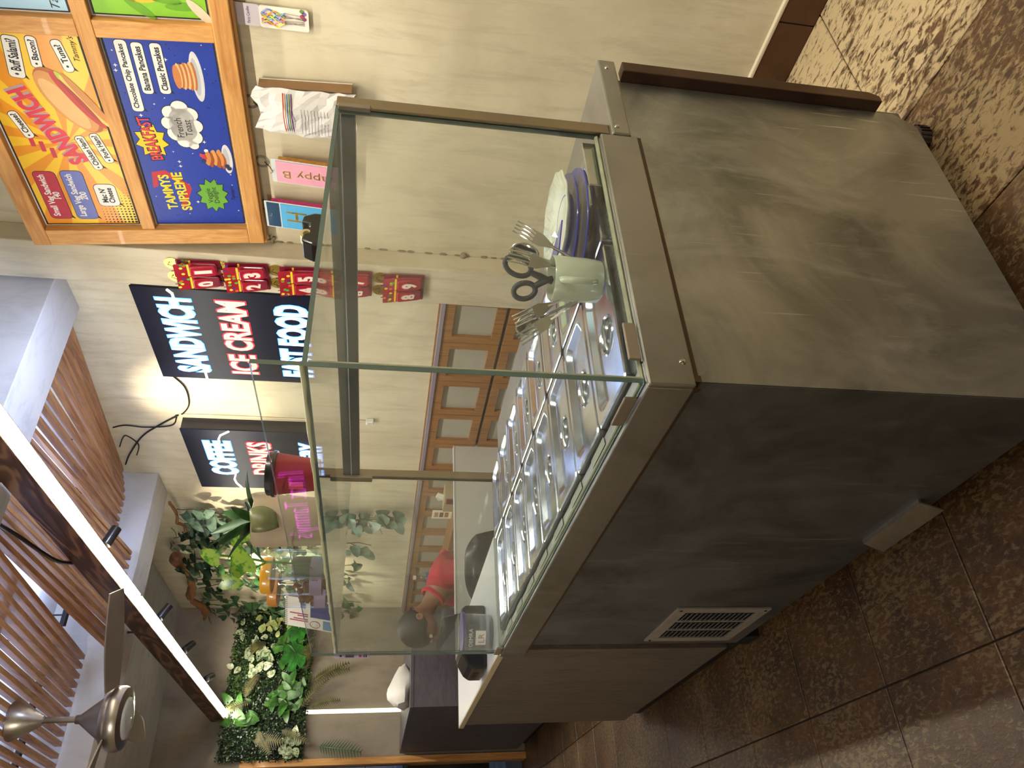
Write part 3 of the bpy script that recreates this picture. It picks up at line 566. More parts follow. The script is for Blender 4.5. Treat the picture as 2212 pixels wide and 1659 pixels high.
# ------------------------------------------------------------------ things hung on the wall and pillar
def cframe(n, up=(0, 0, 1)):
    n = Vector(n).normalized(); u = Vector(up); u = (u-n*u.dot(n)).normalized(); r = u.cross(n); return r, u, n
packred = plain('pack_red', '#a3172f', .25, var=.2, scale=40, coat=.5); packdark = plain('pack_wine', '#7a1030', .3, coat=.4); gold = chrome('gold_foil', '#d9b95a', .25)
confetti = [plain('confetti_'+k, c, .4) for k, c in (('green', '#5fae3a'), ('yellow', '#f2d63a'), ('purple', '#5a2f86'), ('orange', '#e2622a'))]
candlew = plain('candle_white', '#f2e6da', .4); candle_r = plain('candle_rim', '#d8345a', .4)
def pack(ypos, ztop, digit, tilt, turn, xoff, label, front=True):
    n = Vector((-math.cos(turn), -math.sin(turn), -math.sin(tilt))); r, u, n = cframe(n)
    top = Vector((1.462-xoff, ypos, ztop)); t = thing('candle_pack', tuple(top), label, 'candle', 'number candle packs on the pillar')
    P = lambda s, tt, k: tuple(top+r*s+u*tt+n*k)
    mb = MB().prism([P(a, b, 0) for a, b in rrect(-.033, .033, -.165, 0, .006)], n*.002); build('backing_card', mb, packred if front else packdark, t)
    build('blister', MB().prism([P(a, b, .002) for a, b in rrect(-.026, .026, -.155, -.058, .010)], n*.014), packred if front else packdark, t, bevel=.004)
    if front:
        text('candle_rim', digit, P, -.017 if digit != '1' else -.011, -.143, .034 if digit != '1' else .022, .072, candle_r, t, bold=.08, n=.0172); text('candle_digit', digit, P, -.013 if digit != '1' else -.008, -.139, .026 if digit != '1' else .016, .064, candlew, t, bold=.05, n=.0184)
    build('yellow_band', MB().prism([P(a, b, .0021) for a, b in rrect(-.03, .03, -.056, -.048, .002)], n*.0008), confetti[1], t)
    rs = random.Random(hash(digit) % 99)
    for k in range(6):
        a, b = rs.uniform(-.027, .027), rs.uniform(-.044, -.006); build('balloon_print', MB().prism([P(x, y_, .0021) for x, y_ in ell(a, b, .0055, .007, 9)], n*.0008), confetti[k % 4], t)
    return t
NUMW = ['zero', 'one', 'two', 'three', 'four', 'five', 'six', 'seven', 'eight', 'nine']
rows = [(2.13, '0', '1'), (1.945, '2', '3'), (1.735, '4', '5'), (1.535, '6', '7'), (1.32, '8', '9')]
for i, (z, a, b) in enumerate(rows):
    for yy, dg, tn, tl in ((1.486, a, .12, .26), (1.412, b, .10, .20)):
        h = thing('wall_hook', (1.487, yy, z+.012), 'round gold adhesive hook on the pillar holding the number %s candles' % NUMW[int(dg)], 'hook', 'adhesive hooks on the pillar')
        build('disc', MB().lathe([(0, -.004), (.030, -.004), (.031, 0), (0, 0)], (1.484, yy, z+.014), 24, (-1, 0, 0)), gold, h, smooth=40)
        build('wire', MB().tube([(1.483, yy-.008, z+.022), (1.478, yy, z+.03), (1.472, yy, z+.012), (1.462, yy, z-.006), (1.452, yy, z-.010), (1.445, yy, z), (1.443, yy, z+.008)], .0016, 6), darkm, h, smooth=60)
        pack(yy, z+.0, dg, tl, tn, .016, 'red number %s birthday candle pack hanging on the pillar' % NUMW[int(dg)])
        pack(yy-.004, z-.004, dg, .06, .15, -.008, 'wine coloured candle pack hanging behind the number %s pack' % NUMW[int(dg)], False)
def ring_hook(y, z, what):
    h = thing('clear_hook', (1.578, y, z), 'clear plastic wall hook with a ring plate above the %s' % what, 'hook', 'clear hooks under the menu board')
    build('plate', MB().lathe([(.018, -.003), (.026, -.003), (.027, 0), (.017, 0), (.018, -.003)], (1.579, y, z), 24, (-1, 0, 0)), plain('clear_grey', '#8d857a', .2, coat=.5), h, smooth=40)
    build('peg', MB().tube([(1.577, y, z-.01), (1.555, y, z-.03), (1.528, y, z-.045), (1.520, y, z-.038)], .0022, 6), chromem, h, smooth=60)
ring_hook(.70, 1.775, 'paper bag'); ring_hook(.945, 1.765, 'pink banner pack'); ring_hook(1.15, 1.785, 'blue banner pack')
# straw pack
t = thing('straw_pack', (1.572, .392, 1.70), 'clear pack of coloured party candles hanging on the wall under the menu board', 'pack'); P = lambda s, tt, k: (1.572-k, .392-s, 1.675+tt)
build('header_card', MB().prism([P(a, b, 0) for a, b in rrect(-.034, .034, .035, .115, .006)], (-.002, 0, 0)), plain('card_lilac', '#c9bfc9', .5), t)
build('pouch', MB().prism([P(a, b, 0) for a, b in rrect(-.034, .034, -.108, .036, .008)], (-.004, 0, 0)), plain('pouch_film', '#efe6da', .3, coat=.4), t)
cols = ['#f2c53a', '#f08aa0', '#7fb6e6', '#f4ea5a', '#b59ae0', '#8fd28a', '#f2a03a', '#6f8fd8']
for k in range(8):
    build('stick_candle', MB().tube([P(-.018+.005*k+.009*math.sin(j*.9+k*1.7), .03-.0085*j, .007+.002*math.sin(k+j)) for j in range(9)], .0022, 6), plain('cand_'+cols[k][1:], cols[k], .4), t, smooth=60)
    build('stick_wire', MB().tube([P(-.018+.005*k+.009*math.sin(8*.9+k*1.7), -.038, .007), P(-.014+.004*k, -.095, .006)], .0008, 4), plain('wire_grey', '#8b8780', .4), t)
text('lettering', 'Party Candles', P, -.026, .062, .052, .012, plain('print_purple', '#3b2f7a', .5), t, n=.0026)
for k, c in enumerate(('#b23a8a', '#d9455a', '#8f6ac0', '#6f9a4a')): build('balloon_print', MB().prism([P(x, y_, .0045) for x, y_ in ell(.006+.008*k, -.095+.006*(k % 2), .006, .007, 9)], (-.0004, 0, 0)), pr(c), t)
# paper bag
t = thing('paper_bag', (1.53, .68, 1.6), 'crumpled white paper bag with rainbow stripes hanging on the wall hook', 'bag'); rs = random.Random(5); mb = MB(); nx, ny = 9, 12; g = [[None]*(ny+1) for _ in range(nx+1)]
for i in range(nx+1):
    for j in range(ny+1):
        s = (i/nx-.5)*(.158+.02*(j/ny)); tt = -.005-.315*j/ny
        g[i][j] = (1.530-.030*math.sin(PI*min(1, .15+i/nx*.8))*min(1, j/4)+rs.uniform(-.005, .005), .685-s+rs.uniform(-.003, .003), 1.752+tt+.012*math.cos(i*.9)+rs.uniform(-.003, .003))
for i in range(nx):
    for j in range(ny):
        o = len(mb.v); mb.v += [g[i][j], g[i+1][j], g[i+1][j+1], g[i][j+1]]; mb.f.append((o, o+1, o+2, o+3)); mb.m.append(0)
build('paper_front', mb, plain('bag_paper', '#d6d2d0', .7, var=.05), t, solid=.002)
build('paper_back', MB().prism([(1.565, .77, 1.745), (1.565, .60, 1.735), (1.565, .585, 1.44), (1.565, .76, 1.45)], (.004, 0, 0)), plain('bag_paper2', '#d8d2cc', .7), t)
build('side_gusset', MB().prism([(1.532, .607, 1.735), (1.567, .601, 1.735), (1.567, .586, 1.44), (1.530, .593, 1.44)], (0, .003, 0)), plain('bag_kraft', '#8a6a48', .7), t)
for k, c in enumerate(('#e0482e', '#e89a2e', '#4a8fd8', '#7aa838', '#7a2f8a')):
    for z0, sk in ((1.655, .05), (1.485, -.25)):
        build('printed_stripe', MB().tube([(1.526-.034*math.sin(PI*min(1, .15+i/8*.8)), .755-.0175*i, z0-.0065*k+sk*.0175*i*.5) for i in range(9)], .0016, 4), pr(c), t)
mb = MB()
for k in range(9): mb.tube([(1.4955-.004*math.sin(i), .745-.012*i, 1.600-.0105*k) for i in range(9)], .0007, 3)
build('printed_text', mb, ink, t)
for nm, yc, zt, zb, w, c, lab, tx, bk in (('banner_pack', .945, 1.722, 1.47, .092, '#f2a9c0', 'pink happy birthday banner in a clear sleeve hanging on the wall', 'Happy B', '#c98a3a'), ('banner_pack', 1.155, 1.765, 1.50, .118, '#4fb0e6', 'blue birthday banner with a gold letter H hanging on the wall', 'H', '#c22f7a')):
    t = thing(nm, (1.54, yc, zt), lab, 'banner'); P = lambda s, tt, k: (1.542-k+.02*(tt/.25), yc-s, zt+tt)
    build('sleeve', MB().prism([P(a, b, .004) for a, b in rrect(-w/2-.005, w/2+.005, zb-zt, .004, .003)], (-.001, 0, 0)), plain('sleeve_film', '#cdd6d8', .12, coat=.6), t)
    build('card', MB().prism([P(a, b, .0055) for a, b in rrect(-w/2, w/2, zb-zt+.004, -.012 if tx != 'H' else -.055, .002)], (-.002, 0, 0)), pr(c), t)
    build('card_stack', MB().prism([P(a, b, -.02) for a, b in rrect(-w/2, w/2, zb-zt+.004, -.02, .002)], (-.022, 0, 0)), plain('stack_'+bk[1:], bk, .5, var=.3, scale=90), t)
    if tx == 'H': text('lettering', 'H', P, -.022, -.150, .048, .075, gold, t, n=.0078); build('foil_strip', MB().prism([P(a, b, .0052) for a, b in rrect(-w/2, w/2, -.05, -.004, .002)], (-.001, 0, 0)), plain('navy_film', '#2c4a68', .15, coat=.5), t)
    else: text('lettering', 'Happy B', P, -.105, -.155, .200, .042, gold, t, n=.0078, rot=PI/2)
# socket and cables
t = thing('wall_switch', (1.578, 2.676, 1.372), 'small white sensor box on the wall above the cabinets', 'switch'); build('case', box(1.553, 1.5802, 2.660, 2.692, 1.352, 1.394), whitep, t, bevel=.004); build('face', box(1.551, 1.554, 2.668, 2.685, 1.362, 1.385), plain('sensor_face', '#c9c6b8', .3), t)
def cable(pts, label, r=.004, m=None, name='cable'):
    ps = [Vector(p) for p in pts]; o = []
    for i in range(len(ps)-1):
        a, b, c, d_ = ps[max(i-1, 0)], ps[i], ps[i+1], ps[min(i+2, len(ps)-1)]
        for k in range(6):
            u = k/6; o.append(.5*((2*b)+(c-a)*u+(2*a-5*b+4*c-d_)*u*u+(3*b-a-3*c+d_)*u**3))
    o.append(ps[-1]); return tag(build(name, MB().tube(o, r, 6), m or darkm, smooth=60), label, 'cable')
cable([(1.575, 2.31, 2.35), (1.572, 2.42, 2.30), (1.574, 2.58, 2.31), (1.575, 2.68, 2.36), (1.574, 2.70, 2.40)], 'dark cable looping from the sandwich sign across the lit wall')
cable([(1.575, 2.70, 2.39), (1.573, 2.80, 2.50), (1.572, 2.93, 2.62), (1.575, 3.14, 2.735), (1.575, 3.27, 2.79)], 'dark cable rising from the coffee sign to the ceiling slats', .005)
cable([(1.575, 2.72, 2.40), (1.572, 2.80, 2.44), (1.572, 2.83, 2.58), (1.574, 2.82, 2.68), (1.575, 2.85, 2.752)], 'twisted dark cable climbing the wall over the coffee sign')
cable([(1.574, 3.15, 2.70), (1.570, 3.02, 2.66), (1.572, 2.93, 2.70), (1.571, 2.96, 2.73), (1.575, 3.06, 2.770)], 'curled spare cable end below the ceiling slats', .0035)
cable([(1.576, 2.69, 2.38), (1.574, 2.685, 2.1), (1.575, 2.69, 1.8), (1.575, 2.685, 1.40)], 'pale double cable running down the wall beside the coffee sign', .006, plain('cream_cable', '#cfc0a0', .5))
# ------------------------------------------------------------------ ceiling: slats, timber, lights, fan
def slat_panel(loc, label, items):
    t = thing('slat_screen', loc, label, 'ceiling slats')
    for x, z0, z1 in items:
        y0, y1 = 1.845, 3.345; ze = z1+(z1-z0)/1.45*.045; a = Vector((x, y0, z0-.006)); b = Vector((x+random.uniform(-.004, .004), y1, ze)); w = Vector((.0108, 0, 0)); h = Vector((0, 0, .016)); mb = MB()
        vs = [a-w, a+w, a+w+2*h, a-w+2*h, b-w, b+w, b+w+2*h, b-w+2*h]; mb.add(vs, [(0, 1, 2, 3), (7, 6, 5, 4), (0, 4, 5, 1), (1, 5, 6, 2), (2, 6, 7, 3), (3, 7, 4, 0)]); build('slat', mb, slatw, t, bevel=.002)
    xs = [i[0] for i in items]
    for f in (.25, .72):
        zz = max(i[1]+(i[2]-i[1])*f for i in items)+.040; yy = 1.9+1.4*f; build('crossbar', box(min(xs)-.02, max(xs)+.02, yy, yy+.03, zz, zz+.02), darkm, t)
        for q in (min(xs)+.03, max(xs)-.03): build('hanger_rod', MB().tube([(q, yy+.015, zz+.01), (q, yy+.02, 2.985)], .004, 6), darkm, t)
    return t
slat_panel((1.38, 2.6, 2.9), 'tilted wooden ceiling slat screen against the sign wall', [(1.213+.0442*k, (2.768+max(0, k-4)*.012)-(-.09+.18*k/8)*1.40, 2.768+max(0, k-4)*.012) for k in range(9)])
slat_panel((.8, 2.6, 2.9), 'wooden ceiling slat screen above the glowing timber beam', [(.543+.0478*k, 2.641+.0018*k+(.02+.075*k/11)*1.40, 2.641+.0018*k) for k in range(11)]+[(1.058, 2.79, 2.661)])
slat_panel((.1, 2.6, 2.9), 'wooden ceiling slat screen above the ceiling fan', [(.487-.0458*k, 2.755-.078*1.42, 2.755) for k in range(19)])
tb = thing('timber_beam', (.66, 3.7, 2.5), 'dark grained timber ceiling beam carrying a glowing light strip', 'beam')
Z0, Z1 = 2.462, 2.575
def skew(y): return .618+.006*(y-1.5)
mb = MB(); a, b = -2.6, 5.9
mb.add([(skew(a), a, Z0), (skew(a)+.086, a, Z0), (skew(a)+.086, a, Z1), (skew(a), a, Z1), (skew(b), b, Z0), (skew(b)+.086, b, Z0), (skew(b)+.086, b, Z1), (skew(b), b, Z1)], [(0, 1, 2, 3), (7, 6, 5, 4), (0, 4, 5, 1), (1, 5, 6, 2), (2, 6, 7, 3), (3, 7, 4, 0)])
def beam_mat():
    m, nt, b_, o = NT('carved_grain'); v = coords(nt, (1, .16, 1)); f = noise(nt, v, 7, 3, .5, .6)
    mu = nt.nodes.new('ShaderNodeMath'); mu.operation = 'MULTIPLY'; mu.inputs[1].default_value = 46; nt.links.new(f, mu.inputs[0]); si = nt.nodes.new('ShaderNodeMath'); si.operation = 'SINE'; nt.links.new(mu.outputs[0], si.inputs[0])
    mr = nt.nodes.new('ShaderNodeMapRange'); mr.inputs[1].default_value = -1; nt.links.new(si.outputs[0], mr.inputs[0])
    nt.links.new(ramp(nt, mr.outputs[0], [(.2, lin('#3d2318')), (.7, lin('#5a3827')), (.97, lin('#7d5c42'))]), b_.inputs['Base Color']); b_.inputs['Roughness'].default_value = .4; bump(nt, b_, mr.outputs[0], .3, .003); return m
build('timber', mb, beam_mat(), tb, bevel=.004)
for ya, yb in ((-2.6, 2.985), (3.02, 5.86)):
    mb = MB(); h = .019; xa, xb = skew(ya)+.050, skew(yb)+.050
    mb.add([(xa-h, ya, Z0-.010), (xa+h, ya, Z0-.010), (xa+h, ya, Z0), (xa-h, ya, Z0), (xb-h, yb, Z0-.010), (xb+h, yb, Z0-.010), (xb+h, yb, Z0), (xb-h, yb, Z0)], [(0, 1, 2, 3), (7, 6, 5, 4), (0, 4, 5, 1), (1, 5, 6, 2), (2, 6, 7, 3), (3, 7, 4, 0)]); build('led_strip', mb, ledm, tb)
for yy in (-1.0, .6, 1.7, 3.5): build('hanger', MB().tube([(.66, yy, Z1-.01), (.66, yy, 2.64 if yy > 1.3 else 2.98)], .006, 6), darkm, tb)
cable([(.625, 1.62, 2.60), (.56, 1.75, 2.645), (.57, 2.0, 2.62), (.585, 2.25, 2.59), (.63, 2.40, 2.577)], 'black flex drooping between the timber beam and the slats', .009, blackp)
tgt = [(1.58, 2.50, 2.22), (1.58, 3.75, 2.1), (1.58, 4.9, 2.0), (1.25, 5.9, 2.2)]
for k, (yy, pw) in enumerate(((2.42, 60), (3.48, 50), (4.18, 190), (4.96, 22))):
    base = Vector((skew(yy)+.086, yy, 2.50)); hd = base+Vector((.035, -.02, -.045)); dr = (Vector(tgt[k])-hd).normalized()
    sp = thing('track_spotlight', tuple(base), 'small black cylinder spotlight on the timber beam, %s from the pillar end' % ORD[k], 'spotlight', 'spotlights along the timber beam')
    build('mount', MB().lathe([(0, 0), (.018, 0), (.018, .018), (0, .018)], tuple(base), 16, (1, 0, 0)), plain('grey_mount', '#6b665f', .4, .4), sp, smooth=40)
    build('arm', MB().tube([base+Vector((.012, 0, 0)), base+Vector((.03, 0, -.012)), hd], .005, 8), chromem, sp, smooth=60)
    c0 = hd-dr*.035; build('lamp_body', MB().lathe([(0, 0), (.022, 0), (.023, .004), (.023, .088), (.020, .09), (.019, .078), (0, .078)], tuple(c0), 20, tuple(dr)), blackp, sp, smooth=40)
    build('lens', MB().lathe([(0, .0785), (.018, .0785), (.018, .080), (0, .080)], tuple(c0), 16, tuple(dr)), emis('lamp_lens', (1, .9, .7, 1), 5), sp)
    l = spot('spot_beam', tuple(c0+dr*.095), tgt[k], pw, WARM, 58, .85, .012); l.parent = sp; l.location = Vector(l.location)-Vector(base)
# fan
fx, fy = .035, 2.56
fan = thing('ceiling_fan', (fx, fy, 2.5), 'brushed metal ceiling fan with a cone motor hanging under the slats', 'fan'); fm = chrome('fan_metal', '#a79f95', .3)
build('canopy', MB().lathe([(.075, 2.690), (.076, 2.684), (.05, 2.63), (.026, 2.588), (.018, 2.575), (0, 2.575)], (fx, fy, 0), 32), fm, fan, smooth=40); build('downrod', MB().lathe([(.012, 2.60), (.012, 2.43)], (fx, fy, 0), 16), fm, fan, smooth=60)
build('motor_cone', MB().lathe([(.017, 2.455), (.018, 2.44), (.045, 2.405), (.085, 2.352), (.095, 2.34)], (fx, fy, 0), 32), plain('fan_cone', '#6e6152', .4, .7), fan, smooth=40)
build('motor_drum', MB().lathe([(.095, 2.342), (.108, 2.34), (.112, 2.33), (.112, 2.318), (.122, 2.315), (.125, 2.305), (.125, 2.285), (.118, 2.27), (.085, 2.262), (.083, 2.268), (0, 2.268)], (fx, fy, 0), 40), fm, fan, smooth=35)
build('lens_disc', MB().lathe([(.083, 2.266), (.078, 2.258), (.05, 2.252), (0, 2.250)], (fx, fy, 0), 32), plain('frosted_lens', '#b9bcc2', .12, coat=.6), fan, smooth=60)
for k, an in enumerate((-.62, 1.47, 3.57)):
    dx = Vector((math.cos(an), math.sin(an), 0)); dn = Vector((-dx.y, dx.x, 0)); c = Vector((fx, fy, 2.325)); mb = MB(); pts = []
    for i in range(9):
        q = i/8; rr_ = .12+.40*q; w = .030+.035*math.sin(PI*min(1, q*.8+.1)); pts.append((c+dx*rr_-dn*w+Vector((0, 0, .012)), c+dx*rr_+dn*w-Vector((0, 0, .012))))
    for i in range(8):
        o = len(mb.v); mb.v += [tuple(pts[i][0]), tuple(pts[i][1]), tuple(pts[i+1][1]), tuple(pts[i+1][0])]; mb.f.append((o, o+1, o+2, o+3)); mb.m.append(0)
    build('blade', mb, plain('fan_blade', '#7d7063', .45, .3), fan, solid=.006)
# ------------------------------------------------------------------ green wall, ivy, log
def leaf_mesh(L, Wd, fold=.18, curl=.15, n=6, heart=0):
    mb = MB(); rows_ = []
    for i in range(n+1):
        q = i/n; w = Wd*.5*(math.sin(PI*min(1, q**.75)))**(.8) if not heart else Wd*.5*(1-q**1.7)**.6*min(1, .75+q*2)
        if i == n: w = 0
        y_ = L*q; z_ = -curl*L*q*q; rows_.append([(-w, y_-(.12*L*heart if i == 0 else 0), z_+fold*w), (0, y_, z_), (w, y_-(.12*L*heart if i == 0 else 0), z_+fold*w)])
    for r_ in rows_: mb.v += r_
    for i in range(n):
        for k in range(2):
            a = i*3+k; mb.f.append((a, a+1, a+4, a+3)); mb.m.append(0)
    return mb
def leafmat(name, c1, c2, vein=None, rough=.38):
    m, nt, b, o = NT(name); v = coords(nt); f = noise(nt, v, 16 if not vein else 55, 3, .6); a = ramp(nt, f, [(.4, lin(c1)), (.62 if not vein else .52, lin(c2))]); nt.links.new(a, b.inputs['Base Color'])
    b.inputs['Roughness'].default_value = rough; b.inputs['Subsurface Weight'].default_value = 0; return m
LM = {'euc': leafmat('eucalyptus_leaf', '#3f5648', '#6d8672'), 'ivy': leafmat('ivy_leaf', '#1f3a20', '#35592e'), 'var': leafmat('variegated_leaf', '#6f7d4e', '#b7b98a'), 'poth': leafmat('pothos_leaf', '#3a701f', '#86a63c', 1, .3), 'dark': leafmat('dark_leaf', '#16281c', '#2b4a2c'),
      'vein': leafmat('white_veined_leaf', '#5f7a56', '#b4bf9c', 1), 'green': leafmat('fresh_green_leaf', '#28541c', '#4a7c30'), 'mon': leafmat('monstera_green', '#1c501c', '#2f7a2c', None, .3), 'fern': leafmat('fern_olive', '#43431e', '#666230'), 'lime': leafmat('lime_leaf', '#80904a', '#aeb57a'), 'spike': leafmat('spike_leaf', '#284e2a', '#47753f')}
def leaf_obj(name, parent, me_proto, pos, dirv, nor, scale, mat=None):
    d_ = Vector(dirv).normalized(); n_ = Vector(nor); n_ = (n_-d_*n_.dot(d_)); n_ = n_.normalized() if n_.length > 1e-4 else d_.orthogonal(); x_ = d_.cross(n_)
    o = bpy.data.objects.new(name, me_proto); COL.objects.link(o); o.parent = parent; p = Vector(pos)-parent_origin(parent)
    o.matrix_local = Matrix(((x_.x, d_.x, n_.x, p.x), (x_.y, d_.y, n_.y, p.y), (x_.z, d_.z, n_.z, p.z), (0, 0, 0, 1))) @ Matrix.Scale(scale, 4); return o
def proto_leaf(key, L, Wd, **k):
    mb = leaf_mesh(L, Wd, **k); me = bpy.data.meshes.new('leaf_'+key); me.from_pydata(mb.v, [], mb.f); me.materials.append(LM[key]); me.polygons.foreach_set('use_smooth', [True]*len(me.polygons)); me.update(); return me
PL = {'euc': proto_leaf('euc', .085, .075, heart=.3, fold=.1, curl=.1), 'ivy': proto_leaf('ivy', .075, .062, heart=.8), 'var': proto_leaf('var', .08, .075, heart=.4), 'dark': proto_leaf('dark', .075, .058, heart=.4), 'vein': proto_leaf('vein', .085, .06, curl=.2), 'green': proto_leaf('green', .095, .066, heart=.5), 'lime': proto_leaf('lime', .06, .04), 'poth': proto_leaf('poth', .085, .075, heart=.9, n=8), 'spike': proto_leaf('spike', .15, .036, curl=.25, n=8, fold=.35)}
lg = cable([(1.47, 4.28, 2.70), (1.45, 4.6, 2.735), (1.455, 5.0, 2.715), (1.45, 5.45, 2.76), (1.46, 5.86, 2.74)], 'bare brown driftwood branch fixed high along the wall with ivy', .001, name='driftwood_branch')
bpy.data.objects.remove(lg); pts = []; rad = []; rs = random.Random(11)
for k in range(26):
    q = k/25; pts.append((1.455+.02*math.sin(q*9), 4.36+1.50*q, 2.70+.05*q+.025*math.sin(q*13))); rad.append(.026+.012*math.sin(q*17)+rs.uniform(-.008, .010))
tag(build('driftwood_branch', MB().tube(pts, rad, 10), wood('bark', '#5a331a', '#96602f', 'y', .7, 10), smooth=60), 'bare brown driftwood branch fixed high along the wall with ivy', 'branch')
pts = [(1.50+.02*math.sin(k), 3.62+.05*k, 2.60+.012*math.sin(k*1.3)) for k in range(10)]
tag(build('twig_rail', MB().tube(pts, .010, 8), wood('bark', '', '', 'y'), smooth=60), 'thin brown twig under the beam from which the eucalyptus hangs', 'branch')
STR = [(3.70, 2.58, 1.95, 'euc', 9), (3.82, 2.58, 1.18, 'euc', 20), (3.98, 2.58, 1.15, 'euc', 20), (4.16, 2.62, 1.35, 'euc', 18), (4.32, 2.64, 1.75, 'var', 15), (4.55, 2.66, 1.45, 'ivy', 19), (4.78, 2.68, 1.95, 'ivy', 14), (5.0, 2.68, 1.5, 'dark', 20), (5.22, 2.7, 1.85, 'ivy', 14), (5.42, 2.72, 1.42, 'ivy', 20), (5.62, 2.72, 1.75, 'ivy', 16), (5.76, 2.72, 1.5, 'dark', 14), (4.25, 2.70, 2.35, 'dark', 22), (4.62, 2.74, 2.50, 'dark', 14)]
WHAT = {'euc': 'round grey green eucalyptus leaves', 'var': 'pale edged round leaves', 'ivy': 'pointed green ivy leaves', 'dark': 'small dark green leaves'}
for k, (yy, zt, zb, kd, n) in enumerate(STR):
    rs = random.Random(40+k); g = thing('hanging_garland', (1.5, yy, zt), 'garland of %s, %s along the wall from the coffee sign' % (WHAT[kd], ORD[k] if k < 12 else ('short dense one' if k == 12 else 'short one')), 'garland', 'leaf garlands on the right wall')
    ps = []; m_ = 14; dx = 0; dy = 0
    for j in range(m_+1):
        dx += rs.uniform(-.012, .012); dy += rs.uniform(-.03, .03); ps.append(Vector((min(1.555, 1.505+dx), yy+dy, zt+(zb-zt)*j/m_)))
    build('stem', MB().tube(ps, .003, 5), plain('stem_brown', '#5a5a38', .6), g, smooth=60); bush = k >= 12
    n = int(n*2.1)
    for j in range(n):
        q = (j+.6)/n*m_; i = min(int(q), m_-1); p = ps[i].lerp(ps[i+1], q-i); an = rs.uniform(0, 2*PI); d_ = Vector((-.45+.5*math.cos(an), 1.0*math.sin(an), -.65+rs.uniform(-.2, .5)))
        p = p+Vector((rs.uniform(-.06, .02), rs.uniform(-.06, .06), rs.uniform(-.02, .02)))
        if bush: p = p+Vector((rs.uniform(-.07, .03), rs.uniform(-.14, .14), rs.uniform(-.05, .03)))
        if p.x > 1.53: p.x = 1.53
        if d_.x > .1: d_.x *= .2
        leaf_obj('leaf', g, PL[kd], p, d_, (-.8+rs.uniform(-.5, .5), -.5+rs.uniform(-.6, .6), .4+rs.uniform(-.3, .5)), rs.uniform(.7, 1.2)*(1.1 if kd == 'euc' else 1))
# green wall panel on the far wall
GX = lambda iy: 1.558-(iy-1318)*.00368
GZ = lambda ix, iy: 2.477-(ix-520+(iy-1318)*.135)*.00403
gw = thing('green_wall_panel', (.95, 5.88, 2.14), 'rectangular artificial green plant wall panel high on the far wall', 'plant wall')
build('backing_mesh', box(.345, 1.572, 5.872, 5.898, 1.83, 2.47), plain('dark_green_backing', '#10180e', .9), gw)
rs = random.Random(2); mb = MB(); ml = MB()
for k in range(9000):
    x = rs.uniform(.335, 1.578); z = rs.uniform(1.815, 2.485); yq = 5.87-abs(rs.gauss(0, .018)); an = rs.uniform(0, 2*PI); L = rs.uniform(.012, .024); w = L*.36; d_ = Vector((math.cos(an), -.5+rs.uniform(-.4, .5), math.sin(an))).normalized(); s_ = d_.cross(Vector((rs.uniform(-.4, .4), -1, rs.uniform(-.4, .6)))).normalized(); p = Vector((x, yq, z))
    m_ = (mb if (math.sin(x*7+1)+math.sin(z*11)+rs.gauss(0, .5)) < .5 else ml); m_.add([p, p+d_*L*.5+s_*w, p+d_*L, p+d_*L*.5-s_*w], [(0, 1, 2, 3)])
tag(build('boxwood_foliage', mb, leafmat('boxwood_dark', '#132410', '#2a4420'), gw), kind='stuff'); tag(build('boxwood_foliage', ml, leafmat('boxwood_light', '#26401c', '#4c6a30'), gw), kind='stuff')
def cluster(ix, iy, key, n, spread, scale=1, dep=5.82):
    for _ in range(n):
        x = GX(iy)+rs.gauss(0, spread); z = GZ(ix, iy)+rs.gauss(0, spread*.8)
        if not (.36 < x < 1.55 and 1.84 < z < 2.46): continue
        an = rs.uniform(0, 2*PI); leaf_obj('leaf', gw, PL[key], (x, dep+rs.uniform(-.01, .03), z), (math.cos(an), -.35, math.sin(an)), (rs.uniform(-.5, .2), -1, rs.uniform(-.2, .7)), scale*rs.uniform(.75, 1.25))
cluster(545, 1440, 'vein', 22, .085, .95); cluster(565, 1415, 'vein', 8, .05, .9); cluster(530, 1350, 'vein', 5, .1, .9); cluster(625, 1612, 'vein', 12, .07, .9); cluster(575, 1335, 'lime', 12, .10, 1.1); cluster(590, 1365, 'lime', 10, .06, 1.1); cluster(595, 1424, 'green', 6, .035, .9); cluster(615, 1395, 'green', 9, .06, .8); cluster(630, 1500, 'green', 14, .07, 1.0); cluster(600, 1520, 'green', 14, .07, 1.0); cluster(510, 1545, 'green', 10, .05, 1.0); cluster(535, 1560, 'green', 7, .05, 1); cluster(645, 1395, 'green', 5, .04, .9)
def monstera(ix, iy, r_, rot):
    mb = MB(); n = 40; P0 = []; cx, cz = GX(iy), GZ(ix, iy)
    for i in range(n):
        t_ = 2*PI*i/n; lobes = 1-.42*max(0, math.sin(t_*7+.5))**6 if .6 < t_ < 5.7 else .75
        rr_ = r_*lobes*(1-.15*math.cos(t_)); x, z = rr_*math.sin(t_)*.85, rr_*math.cos(t_)*-1; P0.append((cx+x*math.cos(rot)-z*math.sin(rot), 5.79+.02*math.cos(t_*2)-.02, cz+x*math.sin(rot)+z*math.cos(rot)))
    mb.v = [(cx, 5.785, cz)]+P0; mb.f = [(0, 1+i, 1+(i+1) % n) for i in range(n)]; mb.m = [0]*n
    o = build('monstera_leaf', mb, LM['mon'], gw, solid=.002); vb = MB()
    for i in range(0, n, 5): vb.tube([(cx, 5.783, cz), tuple(Vector((cx, 5.783, cz)).lerp(Vector(P0[i]), .9)-Vector((0, .004, 0)))], .0025, 4)
    build('leaf_vein', vb, LM['green'], o)
monstera(636, 1430, .13, 1.2); monstera(645, 1376, .10, .9)
